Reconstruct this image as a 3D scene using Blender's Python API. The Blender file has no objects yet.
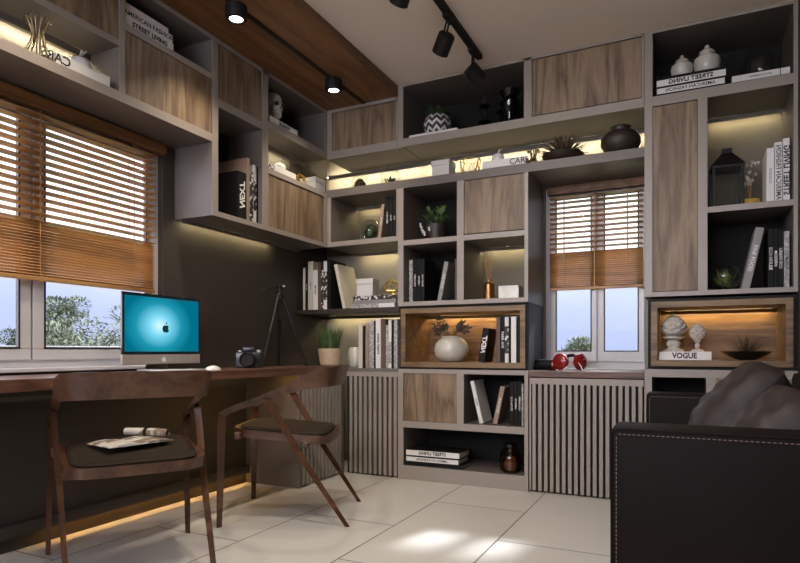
import bpy, bmesh, math, random
from mathutils import Vector, Matrix, Euler
PI = math.pi
R = random.Random(7)
# light levels
SPOT_W, TRACK_FILL_W, SUN_E, SKY, SKY_FILL, EXPOSURE = 30.0, 58.0, 7.0, 1.2, 6.5, 0.3
# chair positions (centre on the floor, facing) and cushions
CH1 = ((-2.067, 1.739), (-.847, .53))
CH2 = ((-1.93, 2.685), (-.92, -.39))
PIL1 = ('puffy grey brown leather cushion on the sofa, nearest the stitched arm', (.10, 2.305, .478), (.80, 0, PI / 2), .53, .36, .20)
PIL2 = ('larger grey brown leather cushion farther along the sofa', (.03, 2.94, .47), (.72, 0, PI / 2), .58, .45, .22)

COL = bpy.context.scene.collection

# ---------------------------------------------------------------- survey of the room (metres)
FL, YAW, CAM_Z = 599.0, math.atan(290 / 599.0), 0.88
_s, _c = math.sin(YAW), math.cos(YAW)
def ray(px):
    u = (px - 400) / FL
    return (-_s + u * _c, _c + u * _s)
def on_y(px, py, Y):
    dx, dy = ray(px); t = Y / dy
    return dx * t, CAM_Z + (351 - py) * t / FL
def on_x(px, py, X):
    dx, dy = ray(px); t = X / dx
    return dy * t, CAM_Z + (351 - py) * t / FL
def bx(px, Y=3.72): return on_y(px, 351, Y)[0]
def ly(px, X=-2.395): return on_x(px, 351, X)[0]

FY = 3.72      # front plane of the bookcases on the back wall
WY = 4.16      # back wall
FX = -2.395    # front plane of the cabinets on the left wall
WX = -2.68     # left wall
RX = 0.51      # right wall
CEIL = 2.714
SOF = 2.638

# ---------------------------------------------------------------- materials
def mat(name, col, rough=0.5, metal=0.0, spec=0.5, emit=None, estr=0.0, noise=0.0, nscale=20, bump=0.0, bscale=200, coat=0.0, sheen=0.0):
    m = bpy.data.materials.new(name); m.use_nodes = True
    nt = m.node_tree; b = nt.nodes['Principled BSDF']
    b.inputs['Base Color'].default_value = (*col, 1)
    b.inputs['Roughness'].default_value = rough
    b.inputs['Metallic'].default_value = metal
    b.inputs['Specular IOR Level'].default_value = spec
    b.inputs['Coat Weight'].default_value = coat
    b.inputs['Sheen Weight'].default_value = sheen
    if emit:
        b.inputs['Emission Color'].default_value = (*emit, 1)
        b.inputs['Emission Strength'].default_value = estr
    tc = nt.nodes.new('ShaderNodeTexCoord')
    if noise:
        n = nt.nodes.new('ShaderNodeTexNoise'); n.inputs['Scale'].default_value = nscale
        n.inputs['Detail'].default_value = 5
        nt.links.new(tc.outputs['Object'], n.inputs['Vector'])
        r = nt.nodes.new('ShaderNodeValToRGB')
        r.color_ramp.elements[0].position = 0.3; r.color_ramp.elements[1].position = 0.7
        r.color_ramp.elements[0].color = (*[c * (1 - noise) for c in col], 1)
        r.color_ramp.elements[1].color = (*[min(1, c * (1 + noise)) for c in col], 1)
        nt.links.new(n.outputs['Fac'], r.inputs['Fac'])
        nt.links.new(r.outputs['Color'], b.inputs['Base Color'])
    if bump:
        n2 = nt.nodes.new('ShaderNodeTexNoise'); n2.inputs['Scale'].default_value = bscale
        nt.links.new(tc.outputs['Object'], n2.inputs['Vector'])
        bp = nt.nodes.new('ShaderNodeBump'); bp.inputs['Strength'].default_value = bump
        bp.inputs['Distance'].default_value = 0.002
        nt.links.new(n2.outputs['Fac'], bp.inputs['Height'])
        nt.links.new(bp.outputs['Normal'], b.inputs['Normal'])
    return m

def wood(name, dark, mid, light, stretch=(14, 14, 1.0), rough=0.5, coat=0.0, planks=None, rings=2.2):
    """grain runs along the axis with the smallest stretch"""
    m = bpy.data.materials.new(name); m.use_nodes = True
    nt = m.node_tree; b = nt.nodes['Principled BSDF']; L = nt.links.new
    b.inputs['Roughness'].default_value = rough; b.inputs['Coat Weight'].default_value = coat
    tc = nt.nodes.new('ShaderNodeTexCoord'); mp = nt.nodes.new('ShaderNodeMapping')
    mp.inputs['Scale'].default_value = stretch
    L(tc.outputs['Object'], mp.inputs['Vector'])
    n1 = nt.nodes.new('ShaderNodeTexNoise'); n1.inputs['Scale'].default_value = 0.9
    n1.inputs['Detail'].default_value = 3; n1.inputs['Distortion'].default_value = 0.6
    L(mp.outputs['Vector'], n1.inputs['Vector'])
    mu = nt.nodes.new('ShaderNodeMath'); mu.operation = 'MULTIPLY'; mu.inputs[1].default_value = rings * 4
    L(n1.outputs['Fac'], mu.inputs[0])
    fr = nt.nodes.new('ShaderNodeMath'); fr.operation = 'PINGPONG'; fr.inputs[1].default_value = 1.0
    L(mu.outputs[0], fr.inputs[0])
    n2 = nt.nodes.new('ShaderNodeTexNoise'); n2.inputs['Scale'].default_value = 9
    n2.inputs['Detail'].default_value = 6; n2.inputs['Roughness'].default_value = 0.7
    L(mp.outputs['Vector'], n2.inputs['Vector'])
    mx = nt.nodes.new('ShaderNodeMath'); mx.operation = 'ADD'
    m3 = nt.nodes.new('ShaderNodeMath'); m3.operation = 'MULTIPLY'; m3.inputs[1].default_value = 0.38
    L(fr.outputs[0], m3.inputs[0]); L(m3.outputs[0], mx.inputs[0])
    m4 = nt.nodes.new('ShaderNodeMath'); m4.operation = 'MULTIPLY'; m4.inputs[1].default_value = 0.62
    L(n2.outputs['Fac'], m4.inputs[0]); L(m4.outputs[0], mx.inputs[1])
    r = nt.nodes.new('ShaderNodeValToRGB')
    e = r.color_ramp.elements
    e[0].position = 0.22; e[0].color = (*dark, 1); e[1].position = 0.82; e[1].color = (*light, 1)
    q = r.color_ramp.elements.new(0.5); q.color = (*mid, 1)
    L(mx.outputs[0], r.inputs['Fac'])
    L(r.outputs['Color'], b.inputs['Base Color'])
    bp = nt.nodes.new('ShaderNodeBump'); bp.inputs['Strength'].default_value = 0.15; bp.inputs['Distance'].default_value = 0.002
    L(n2.outputs['Fac'], bp.inputs['Height']); L(bp.outputs['Normal'], b.inputs['Normal'])
    return m

def pattern(name, a, c, scale=60, thr=0.5, rough=0.5, voronoi=True):
    m = bpy.data.materials.new(name); m.use_nodes = True
    nt = m.node_tree; b = nt.nodes['Principled BSDF']; L = nt.links.new
    b.inputs['Roughness'].default_value = rough
    tc = nt.nodes.new('ShaderNodeTexCoord')
    t = nt.nodes.new('ShaderNodeTexVoronoi' if voronoi else 'ShaderNodeTexNoise'); t.inputs['Scale'].default_value = scale
    L(tc.outputs['Object'], t.inputs['Vector'])
    r = nt.nodes.new('ShaderNodeValToRGB'); e = r.color_ramp.elements
    e[0].position = thr - 0.03; e[0].color = (*a, 1); e[1].position = thr + 0.03; e[1].color = (*c, 1)
    L(t.outputs['Distance' if voronoi else 'Fac'], r.inputs['Fac']); L(r.outputs['Color'], b.inputs['Base Color'])
    return m

def emission(name, col, strength):
    m = bpy.data.materials.new(name); m.use_nodes = True
    nt = m.node_tree; nt.nodes.clear()
    o = nt.nodes.new('ShaderNodeOutputMaterial'); e = nt.nodes.new('ShaderNodeEmission')
    e.inputs['Color'].default_value = (*col, 1); e.inputs['Strength'].default_value = strength
    nt.links.new(e.outputs[0], o.inputs[0])
    return m

def clear_glass(name, tint=(1, 1, 1), gloss=0.5, ior=1.45):
    m = bpy.data.materials.new(name); m.use_nodes = True
    nt = m.node_tree; nt.nodes.clear(); L = nt.links.new
    o = nt.nodes.new('ShaderNodeOutputMaterial'); mix = nt.nodes.new('ShaderNodeMixShader')
    t = nt.nodes.new('ShaderNodeBsdfTransparent'); t.inputs[0].default_value = (*tint, 1)
    g = nt.nodes.new('ShaderNodeBsdfGlossy'); g.inputs['Roughness'].default_value = 0.03
    f = nt.nodes.new('ShaderNodeLayerWeight'); f.inputs['Blend'].default_value = 0.5
    p = nt.nodes.new('ShaderNodeMath'); p.operation = 'POWER'; p.inputs[1].default_value = 3.0; L(f.outputs['Facing'], p.inputs[0])
    k = nt.nodes.new('ShaderNodeMath'); k.operation = 'MULTIPLY_ADD'; k.inputs[1].default_value = 0.5 * gloss; k.inputs[2].default_value = 0.04 * gloss
    L(p.outputs[0], k.inputs[0])
    L(k.outputs[0], mix.inputs[0]); L(t.outputs[0], mix.inputs[1]); L(g.outputs[0], mix.inputs[2])
    L(mix.outputs[0], o.inputs[0])
    return m

M = {}
M['charcoal'] = mat('back board unlit tone', (0.014, 0.013, 0.012), 0.7, spec=0.2)  # back of unlit bays, darkened in colour so they stay shaded
M['litback'] = mat('back board lit tone', (0.13, 0.112, 0.085), 0.6)  # same back board lightened for the lit bays, light put into colour
M['taupe'] = mat('shaded taupe board', (0.135, 0.116, 0.103), 0.45, noise=0.04, nscale=40)  # carcass tone darkened, puts the shade inside the bays into the colour
M['edge'] = mat('lit taupe edge', (0.30, 0.258, 0.228), 0.38, noise=0.03, nscale=40)  # lighter copy of the taupe, paints rims and slats as lit
M['oak'] = wood('grey oak veneer', (0.095, 0.058, 0.034), (0.205, 0.138, 0.085), (0.31, 0.225, 0.145), (9, 9, 0.9), 0.5)
M['oakbox'] = wood('amber oak lining', (0.075, 0.042, 0.017), (0.165, 0.097, 0.042), (0.25, 0.155, 0.072), (1.0, 9, 12), 0.45)
M['walnut'] = wood('walnut', (0.055, 0.023, 0.014), (0.12, 0.055, 0.034), (0.19, 0.092, 0.058), (9, 1.2, 9), 0.35, 0.15)
M['walnut_chair'] = wood('walnut chair frame', (0.035, 0.014, 0.007), (0.075, 0.033, 0.016), (0.125, 0.058, 0.03), (5, 5, 5), 0.34, 0.15)
M['walnut_x'] = wood('walnut crosswise', (0.045, 0.020, 0.013), (0.10, 0.048, 0.032), (0.16, 0.08, 0.05), (1.2, 9, 9), 0.35, 0.15)
M['ceilwood'] = wood('brown ceiling veneer', (0.085, 0.034, 0.010), (0.17, 0.074, 0.024), (0.24, 0.115, 0.042), (7, 0.7, 7), 0.45)
M['blind'] = wood('honey blind wood', (0.25, 0.115, 0.034), (0.46, 0.235, 0.075), (0.58, 0.33, 0.12), (8, 0.8, 8), 0.42)
M['blind_x'] = wood('honey blind wood crosswise', (0.22, 0.105, 0.032), (0.42, 0.215, 0.07), (0.54, 0.30, 0.11), (0.8, 8, 8), 0.42)
M['black'] = mat('matte black', (0.009, 0.008, 0.008), 0.6, spec=0.25)
M['blackgloss'] = mat('black satin', (0.012, 0.012, 0.013), 0.25)
M['blackmetal'] = mat('black metal', (0.014, 0.013, 0.013), 0.38, 0.4)
M['wall_dark'] = mat('dark brown paint', (0.050, 0.040, 0.031), 0.75, noise=0.06, nscale=3)
M['wall_cream'] = mat('greige paint', (0.27, 0.24, 0.20), 0.8)
M['wall_plain'] = mat('taupe paint', (0.20, 0.175, 0.15), 0.8)
M['ceiling'] = mat('warm ceiling paint', (0.86, 0.75, 0.66), 0.85)
M['pvc'] = mat('white window plastic', (0.62, 0.61, 0.62), 0.3)
M['gasket'] = mat('window gasket', (0.02, 0.02, 0.022), 0.6)
M['glass'] = clear_glass('window pane', (0.97, 0.98, 1.0), 0.08)
M['globe'] = clear_glass('blown glass', (0.93, 0.94, 0.92), 1.3)
M['amber'] = clear_glass('smoky amber glass', (0.42, 0.27, 0.13), 1.2)
M['smoke'] = clear_glass('smoked glass', (0.35, 0.34, 0.33), 1.4)
M['white'] = mat('white cover', (0.72, 0.70, 0.68), 0.45)
M['cream'] = mat('cream cover', (0.58, 0.53, 0.45), 0.5)
M['grey'] = mat('grey cover', (0.24, 0.23, 0.22), 0.5)
M['brown'] = mat('brown cover', (0.10, 0.055, 0.038), 0.5)
M['tan'] = mat('tan cover', (0.30, 0.21, 0.16), 0.5)
M['bookblack'] = mat('black cover', (0.007, 0.007, 0.007), 0.6, spec=0.2)
M['bw'] = pattern('black and white printed cover', (0.62, 0.60, 0.58), (0.02, 0.02, 0.02), 48, 0.42)
M['gw'] = pattern('grey printed cover', (0.46, 0.45, 0.43), (0.27, 0.26, 0.25), 70, 0.5)
M['pages'] = mat('page edges', (0.60, 0.55, 0.46), 0.8, noise=0.12, nscale=120)
M['ink'] = mat('black ink', (0.015, 0.015, 0.015), 0.6)
M['paperink'] = mat('white ink', (0.75, 0.75, 0.73), 0.6)
M['ceramic'] = mat('ivory ceramic', (0.55, 0.52, 0.46), 0.3, coat=0.3)
M['crackle'] = mat('glazed grey ceramic', (0.50, 0.47, 0.41), 0.28, noise=0.12, nscale=18, coat=0.4)
M['plaster'] = mat('aged plaster', (0.52, 0.48, 0.43), 0.7, noise=0.25, nscale=60, bump=0.4, bscale=90)
M['whitebox'] = mat('white card box', (0.62, 0.60, 0.58), 0.6)
M['whitegloss'] = mat('white porcelain', (0.78, 0.77, 0.76), 0.2, coat=0.4)
M['gold'] = mat('brass wire', (0.72, 0.47, 0.13), 0.28, 1.0)
M['champagne'] = mat('champagne metal', (0.62, 0.53, 0.38), 0.25, 1.0)
M['copper'] = mat('copper', (0.34, 0.16, 0.07), 0.38, 1.0)
M['reed'] = mat('reed sticks', (0.42, 0.23, 0.10), 0.7)
M['leaf'] = mat('green leaf', (0.10, 0.17, 0.05), 0.5, noise=0.35, nscale=14)
M['leafdark'] = mat('dark green leaf', (0.035, 0.065, 0.022), 0.5, noise=0.3, nscale=14)
M['leaflight'] = mat('pale green leaf', (0.22, 0.28, 0.09), 0.5, noise=0.3, nscale=14)
M['grass'] = mat('grass blades', (0.055, 0.11, 0.03), 0.55, noise=0.35, nscale=20)
M['bronzeleaf'] = mat('bronze succulent leaf', (0.075, 0.050, 0.022), 0.5, noise=0.3, nscale=20)
M['blackleaf'] = mat('near black dried leaf', (0.020, 0.016, 0.012), 0.6)
M['petal'] = mat('white petals', (0.78, 0.77, 0.74), 0.6)
M['soil'] = mat('soil', (0.03, 0.02, 0.014), 0.9)
M['terracotta'] = mat('sand coloured pot', (0.46, 0.33, 0.22), 0.7, noise=0.08, nscale=30)
M['darkpot'] = mat('dark brown pot', (0.03, 0.02, 0.015), 0.5)
M['yellowwax'] = mat('yellow wax', (0.55, 0.34, 0.03), 0.5)
M['marble'] = mat('white marble', (0.72, 0.70, 0.64), 0.25, noise=0.14, nscale=14)
M['red'] = mat('glossy red plastic', (0.26, 0.012, 0.012), 0.2, coat=0.5)
M['whitecable'] = mat('white rubber', (0.7, 0.7, 0.7), 0.4)
M['alu'] = mat('brushed aluminium', (0.40, 0.36, 0.33), 0.4, 0.25)
M['leather'] = mat('black brown leather', (0.008, 0.0050, 0.0042), 0.6, spec=0.12, bump=0.35, bscale=260, noise=0.15, nscale=5)
M['cushionleather'] = mat('grey brown leather', (0.032, 0.023, 0.022), 0.55, spec=0.35, bump=0.3, bscale=120, noise=0.2, nscale=6)
M['thread'] = mat('tan thread', (0.26, 0.18, 0.13), 0.7)
M['fabric'] = mat('brown woven fabric', (0.022, 0.0145, 0.009), 0.9, spec=0.2, noise=0.35, nscale=160, bump=0.5, bscale=500)
M['mag'] = pattern('printed magazine page', (0.62, 0.58, 0.52), (0.20, 0.15, 0.11), 11, 0.52, 0.35, False)
M['apple'] = mat('logo teal', (0.0, 0.05, 0.07), 0.5)
M['bark'] = mat('tree bark', (0.06, 0.045, 0.035), 0.9)
M['olive'] = mat('olive foliage', (0.075, 0.09, 0.05), 0.6, noise=0.4, nscale=3)
M['olivedark'] = mat('dark foliage', (0.05, 0.07, 0.03), 0.6, noise=0.4, nscale=3)
M['lawn'] = mat('dry lawn', (0.12, 0.13, 0.06), 0.9, noise=0.3, nscale=3)
M['led'] = emission('cream light strip', (1.0, 0.88, 0.58), 62.0)
M['led_warm'] = emission('warm light strip', (1.0, 0.84, 0.46), 28.0)
M['led_amber'] = emission('amber light strip', (1.0, 0.68, 0.28), 42.0)
M['led_floor'] = emission('yellow floor light strip', (1.0, 0.56, 0.12), 22.0)
M['led_ledge'] = emission('orange ledge light', (1.0, 0.50, 0.10), 26.0)
M['lampdisc'] = emission('lit lamp lens', (1.0, 0.95, 0.88), 14.0)

def tiles_mat():
    m = bpy.data.materials.new('pale stone floor tiles'); m.use_nodes = True
    nt = m.node_tree; b = nt.nodes['Principled BSDF']; L = nt.links.new
    tc = nt.nodes.new('ShaderNodeTexCoord')
    def rot_map(loc):
        mp = nt.nodes.new('ShaderNodeMapping'); mp.inputs['Location'].default_value = loc
        mp.inputs['Rotation'].default_value = (0, 0, PI / 2)
        L(tc.outputs['Object'], mp.inputs['Vector']); return mp
    # bricks run along y: brick x = world y, brick y = -world x
    mp = rot_map((0.09 + 1.07 * 0, 0.0, 0))
    br = nt.nodes.new('ShaderNodeTexBrick')
    br.offset = 0.5; br.offset_frequency = 2; br.squash = 1
    br.inputs['Scale'].default_value = 1.0
    br.inputs['Brick Width'].default_value = 1.07; br.inputs['Row Height'].default_value = 0.535
    br.inputs['Mortar Size'].default_value = 0.0035; br.inputs['Mortar Smooth'].default_value = 0.1
    br.inputs['Color1'].default_value = (0.56, 0.535, 0.495, 1); br.inputs['Color2'].default_value = (0.60, 0.575, 0.535, 1)
    br.inputs['Mortar'].default_value = (0.06, 0.052, 0.045, 1)
    mp.inputs['Location'].default_value = (0.0, 0.0, 0)
    sh = nt.nodes.new('ShaderNodeVectorMath'); sh.operation = 'ADD'
    sh.inputs[1].default_value = (TILE_Y, TILE_X, 0)
    L(mp.outputs['Vector'], sh.inputs[0]); L(sh.outputs[0], br.inputs['Vector'])
    n = nt.nodes.new('ShaderNodeTexNoise'); n.inputs['Scale'].default_value = 2.6; n.inputs['Detail'].default_value = 6
    L(tc.outputs['Object'], n.inputs['Vector'])
    mix = nt.nodes.new('ShaderNodeMix'); mix.data_type = 'RGBA'; mix.blend_type = 'MULTIPLY'
    mix.inputs[0].default_value = 0.35
    L(br.outputs['Color'], mix.inputs[6]); L(n.outputs['Color'], mix.inputs[7])
    r = nt.nodes.new('ShaderNodeValToRGB'); r.color_ramp.elements[0].color = (0.75, 0.75, 0.75, 1); r.color_ramp.elements[1].color = (1, 1, 1, 1)
    L(n.outputs['Fac'], r.inputs['Fac']); L(r.outputs['Color'], mix.inputs[7])
    L(mix.outputs[2], b.inputs['Base Color'])
    b.inputs['Roughness'].default_value = 0.33
    n2 = nt.nodes.new('ShaderNodeTexNoise'); n2.inputs['Scale'].default_value = 5
    L(tc.outputs['Object'], n2.inputs['Vector'])
    rr = nt.nodes.new('ShaderNodeMapRange'); rr.inputs[3].default_value = 0.24; rr.inputs[4].default_value = 0.46
    L(n2.outputs['Fac'], rr.inputs[0]); L(rr.outputs[0], b.inputs['Roughness'])
    return m
# Mapping rotates (x,y) by +90 deg: x' = -y, y' = x.  joints at x = -0.807 - 0.535 k ; y = 2.17 - 1.07 k
TILE_X = 0.807 + 0.535 * 4
TILE_Y = 2.17 + 1.07 * 4
M['tiles'] = tiles_mat()

# ---------------------------------------------------------------- mesh helper
class MB:
    def __init__(s): s.bm = bmesh.new()
    def box(s, x0, x1, y0, y1, z0, z1, bev=0.0):
        r = bmesh.ops.create_cube(s.bm, size=1.0)
        vs = r['verts']
        bmesh.ops.scale(s.bm, vec=(abs(x1 - x0), abs(y1 - y0), abs(z1 - z0)), verts=vs)
        bmesh.ops.translate(s.bm, vec=((x0 + x1) / 2, (y0 + y1) / 2, (z0 + z1) / 2), verts=vs)
        if bev:
            es = list({e for v in vs for e in v.link_edges})
            bmesh.ops.bevel(s.bm, geom=es, offset=bev, segments=2, affect='EDGES', profile=0.6)
        return s
    def lathe(s, prof, n=28, at=(0, 0, 0), lobes=0, amp=0.0):
        rings = []
        for r, z in prof:
            if r < 1e-5: rings.append([s.bm.verts.new((at[0], at[1], at[2] + z))]); continue
            rings.append([s.bm.verts.new((at[0] + r * (1 + amp * math.cos(lobes * 2 * PI * i / n)) * math.cos(2 * PI * i / n), at[1] + r * (1 + amp * math.cos(lobes * 2 * PI * i / n)) * math.sin(2 * PI * i / n), at[2] + z)) for i in range(n)])
        for a, b in zip(rings, rings[1:]):
            for i in range(n):
                j = (i + 1) % n
                if len(a) == 1 and len(b) == 1: continue
                if len(a) == 1: f = (a[0], b[j], b[i])
                elif len(b) == 1: f = (a[i], a[j], b[0])
                else: f = (a[i], a[j], b[j], b[i])
                try: s.bm.faces.new(f)
                except ValueError: pass
        if len(rings[0]) > 2: s.bm.faces.new(rings[0][::-1])
        if len(rings[-1]) > 2: s.bm.faces.new(rings[-1])
        return s
    def cyl(s, x, y, z0, z1, r, r2=None, n=24):
        return s.lathe([(r, z0), (r if r2 is None else r2, z1)], n, (x, y, 0))
    def tube(s, pts, r, n=8, radii=None):
        pts = [Vector(p) for p in pts]; rings = []
        up = None
        for i, p in enumerate(pts):
            d = (pts[min(i + 1, len(pts) - 1)] - pts[max(i - 1, 0)]).normalized()
            if up is None:
                up = Vector((0, 0, 1)) if abs(d.z) < 0.9 else Vector((1, 0, 0))
            a = d.cross(up).normalized(); b = a.cross(d).normalized(); up = b
            rr = radii[i] if radii else r
            rings.append([s.bm.verts.new(p + a * rr * math.cos(2 * PI * k / n) + b * rr * math.sin(2 * PI * k / n)) for k in range(n)])
        for a, b in zip(rings, rings[1:]):
            for k in range(n): s.bm.faces.new((a[k], a[(k + 1) % n], b[(k + 1) % n], b[k]))
        s.bm.faces.new(rings[0][::-1]); s.bm.faces.new(rings[-1])
        return s
    def sweep(s, secs):
        """secs: list of (centre, half-vector a, half-vector b); rounded rectangular section"""
        rings = []
        k = 0.45
        shape = [(1, k), (k, 1), (-k, 1), (-1, k), (-1, -k), (-k, -1), (k, -1), (1, -k)]
        for c, a, b in secs:
            c, a, b = Vector(c), Vector(a), Vector(b)
            rings.append([s.bm.verts.new(c + a * (1 if abs(u) == 1 else u / k * 0.72) + b * (1 if abs(v) == 1 else v / k * 0.72)) for u, v in shape])
        n = len(shape)
        for a, b in zip(rings, rings[1:]):
            for i in range(n): s.bm.faces.new((a[i], a[(i + 1) % n], b[(i + 1) % n], b[i]))
        s.bm.faces.new(rings[0][::-1]); s.bm.faces.new(rings[-1])
        return s
    def sphere(s, c, r, sub=3, sc=(1, 1, 1)):
        q = bmesh.ops.create_icosphere(s.bm, subdivisions=sub, radius=r)
        bmesh.ops.scale(s.bm, vec=sc, verts=q['verts']); bmesh.ops.translate(s.bm, vec=c, verts=q['verts'])
        return s
    def leaf(s, base, d, length, width, curl=0.0, fold=0.15, up=Vector((0, 0, 1)), seg=4, tip=True):
        d = Vector(d).normalized(); side = d.cross(up)
        if side.length < 1e-3: side = Vector((1, 0, 0))
        side.normalize(); nrm = side.cross(d).normalized(); base = Vector(base)
        prev = None
        for i in range(seg + 1):
            t = i / seg
            w = width * (math.sin(PI * min(1, t * 0.92 + 0.08)) if tip else (1 - t) ** 0.8) * 0.5 + 1e-4
            p = base + d * length * t - Vector((0, 0, 1)) * curl * length * t * t
            row = (s.bm.verts.new(p - side * w + nrm * w * fold * 2), s.bm.verts.new(p), s.bm.verts.new(p + side * w + nrm * w * fold * 2))
            if prev:
                s.bm.faces.new((prev[0], prev[1], row[1], row[0])); s.bm.faces.new((prev[1], prev[2], row[2], row[1]))
            prev = row
        return s
    def poly(s, pts, depth):
        """pts: closed outline of Vectors; depth: Vector of extrusion"""
        a = [s.bm.verts.new(p) for p in pts]; b = [s.bm.verts.new(Vector(p) + Vector(depth)) for p in pts]
        s.bm.faces.new(a[::-1]); s.bm.faces.new(b)
        n = len(a)
        for i in range(n): s.bm.faces.new((a[i], a[(i + 1) % n], b[(i + 1) % n], b[i]))
        return s
    def xf(s, m, start=0):
        s.bm.verts.ensure_lookup_table()
        bmesh.ops.transform(s.bm, matrix=m, verts=s.bm.verts[start:]); return s
    def build(s, name, material, parent=None, smooth=False, angle=40):
        bmesh.ops.recalc_face_normals(s.bm, faces=s.bm.faces)
        me = bpy.data.meshes.new(name); s.bm.to_mesh(me); s.bm.free()
        me.materials.append(M[material] if isinstance(material, str) else material)
        if smooth:
            for p in me.polygons: p.use_smooth = True
            try: me.set_sharp_from_angle(angle=math.radians(angle))
            except Exception: pass
        o = bpy.data.objects.new(name, me); COL.objects.link(o)
        if parent: o.parent = parent
        return o

def tag(o, label, cat, group=None, kind=None):
    o['label'] = label; o['category'] = cat
    if group: o['group'] = group
    if kind: o['kind'] = kind
    return o
def thing(name, label, cat, loc=(0, 0, 0), rot=(0, 0, 0), group=None):
    o = bpy.data.objects.new(name, None); COL.objects.link(o)
    o.empty_display_size = 0.05
    o.location = loc; o.rotation_euler = rot
    return tag(o, label, cat, group)
def structure(o, label, cat): return tag(o, label, cat, None, 'structure')
def bxo(name, material, parent, *dims, bev=0.0): return MB().box(*dims, bev).build(name, material, parent)

def text_mesh(name, s, material, parent, size, m, mirror=False, spacing=1.0, shear=0.0, ext=0.0004, xscale=1.0):
    # heavier letters for short display titles
    c = bpy.data.curves.new('lettering', 'FONT'); c.body = s; c.size = size
    c.align_x = 'CENTER'; c.align_y = 'CENTER'; c.extrude = ext; c.space_character = spacing; c.shear = shear
    c.resolution_u = 2; c.offset = size * (0.035 if s in ('VOGUE', 'STREET LIVING', 'NEXT') else 0.015)
    t = bpy.data.objects.new('lettering', c); COL.objects.link(t)
    dg = bpy.context.evaluated_depsgraph_get(); dg.update()
    me = bpy.data.meshes.new_from_object(t.evaluated_get(dg))
    bpy.data.objects.remove(t); bpy.data.curves.remove(c)
    me.transform(Matrix.Diagonal(((-xscale if mirror else xscale), 1, 1, 1)))
    me.transform(m); me.name = name
    me.materials.clear(); me.materials.append(M[material])
    o = bpy.data.objects.new(name, me); COL.objects.link(o); o.parent = parent
    return o

# ================================================================ SETTING
structure(MB().box(-2.84, 0.65, -2.4, 4.44, -0.1, 0.0).build('floor', 'tiles'), 'pale stone tile floor with thin dark joints', 'floor')
structure(MB().box(-2.84, 0.65, -2.4, 4.44, CEIL, CEIL + 0.1).build('ceiling', 'ceiling'), 'plain warm beige ceiling', 'ceiling')
WIN_L = (0.55, 2.463, 0.80, 2.035)     # y0,y1,z0,z1 opening of the window over the desk
WIN_B = (-0.905, -0.262, 0.757, 2.0)   # x0,x1,z0,z1 opening of the window between the bookcases
w = MB()
w.box(WX - 0.16, WX, -2.4, WIN_L[0], 0, CEIL).box(WX - 0.16, WX, WIN_L[1], 4.44, 0, CEIL)
w.box(WX - 0.16, WX, WIN_L[0], WIN_L[1], 0, WIN_L[2]).box(WX - 0.16, WX, WIN_L[0], WIN_L[1], WIN_L[3], CEIL)
structure(w.build('wall_left', 'wall_dark'), 'dark brown painted wall behind the desk', 'wall')
w = MB()
w.box(WX, WIN_B[0], WY, WY + 0.28, 0, CEIL).box(WIN_B[1], RX + 0.14, WY, WY + 0.28, 0, CEIL)
w.box(WIN_B[0], WIN_B[1], WY, WY + 0.28, 0, WIN_B[2]).box(WIN_B[0], WIN_B[1], WY, WY + 0.28, WIN_B[3], CEIL)
structure(w.build('wall_back', 'wall_cream'), 'taupe wall behind the bookcases', 'wall')
structure(MB().box(RX, RX + 0.14, -2.4, 4.16, 0, CEIL).build('wall_right', 'wall_dark'), 'dark wall beside the sofa', 'wall')
w = MB()
RO = (-2.6, 0.42, 1.25, 2.66)  # opening placed high and sized to shape the fill light
w.box(WX - 0.16, RO[0], -2.54, -2.4, 0, CEIL).box(RO[1], RX + 0.14, -2.54, -2.4, 0, CEIL)
w.box(RO[0], RO[1], -2.54, -2.4, 0, RO[2]).box(RO[0], RO[1], -2.54, -2.4, RO[3], CEIL)
structure(w.build('wall_front', 'wall_plain'), 'plain wall behind the viewer, its wide opening sized to let in fill light', 'wall')
# dropped wooden ceiling panel along the left wall
so = structure(MB().box(WX, -1.816, -2.4, FY + 0.02, SOF, CEIL - 0.001).build('trim_1', 'ceilwood'), 'dropped brown wooden ceiling panel over the desk side', 'ceiling panel')
tr = MB().box(-2.096, -2.066, -2.3, FY - 0.005, SOF - 0.004, SOF + 0.004).build('track_groove', 'black', so)
bb = structure(MB().box(WX + .0005, WX + .04, 0.2, 3.16, .105, .12, .002).box(WX + .034, WX + .04, 0.2, 3.16, .07, .107).build('strip_ledge_left', 'wall_dark'), 'dark ledge added under the desk to hide a yellow light strip', 'skirting')
bxo('light_strip', 'led_ledge', bb, WX + .012, WX + .02, 1.75, 3.14, .099, .1045)  # ledge and lip added to hide this strip and keep it off the wall
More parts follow.
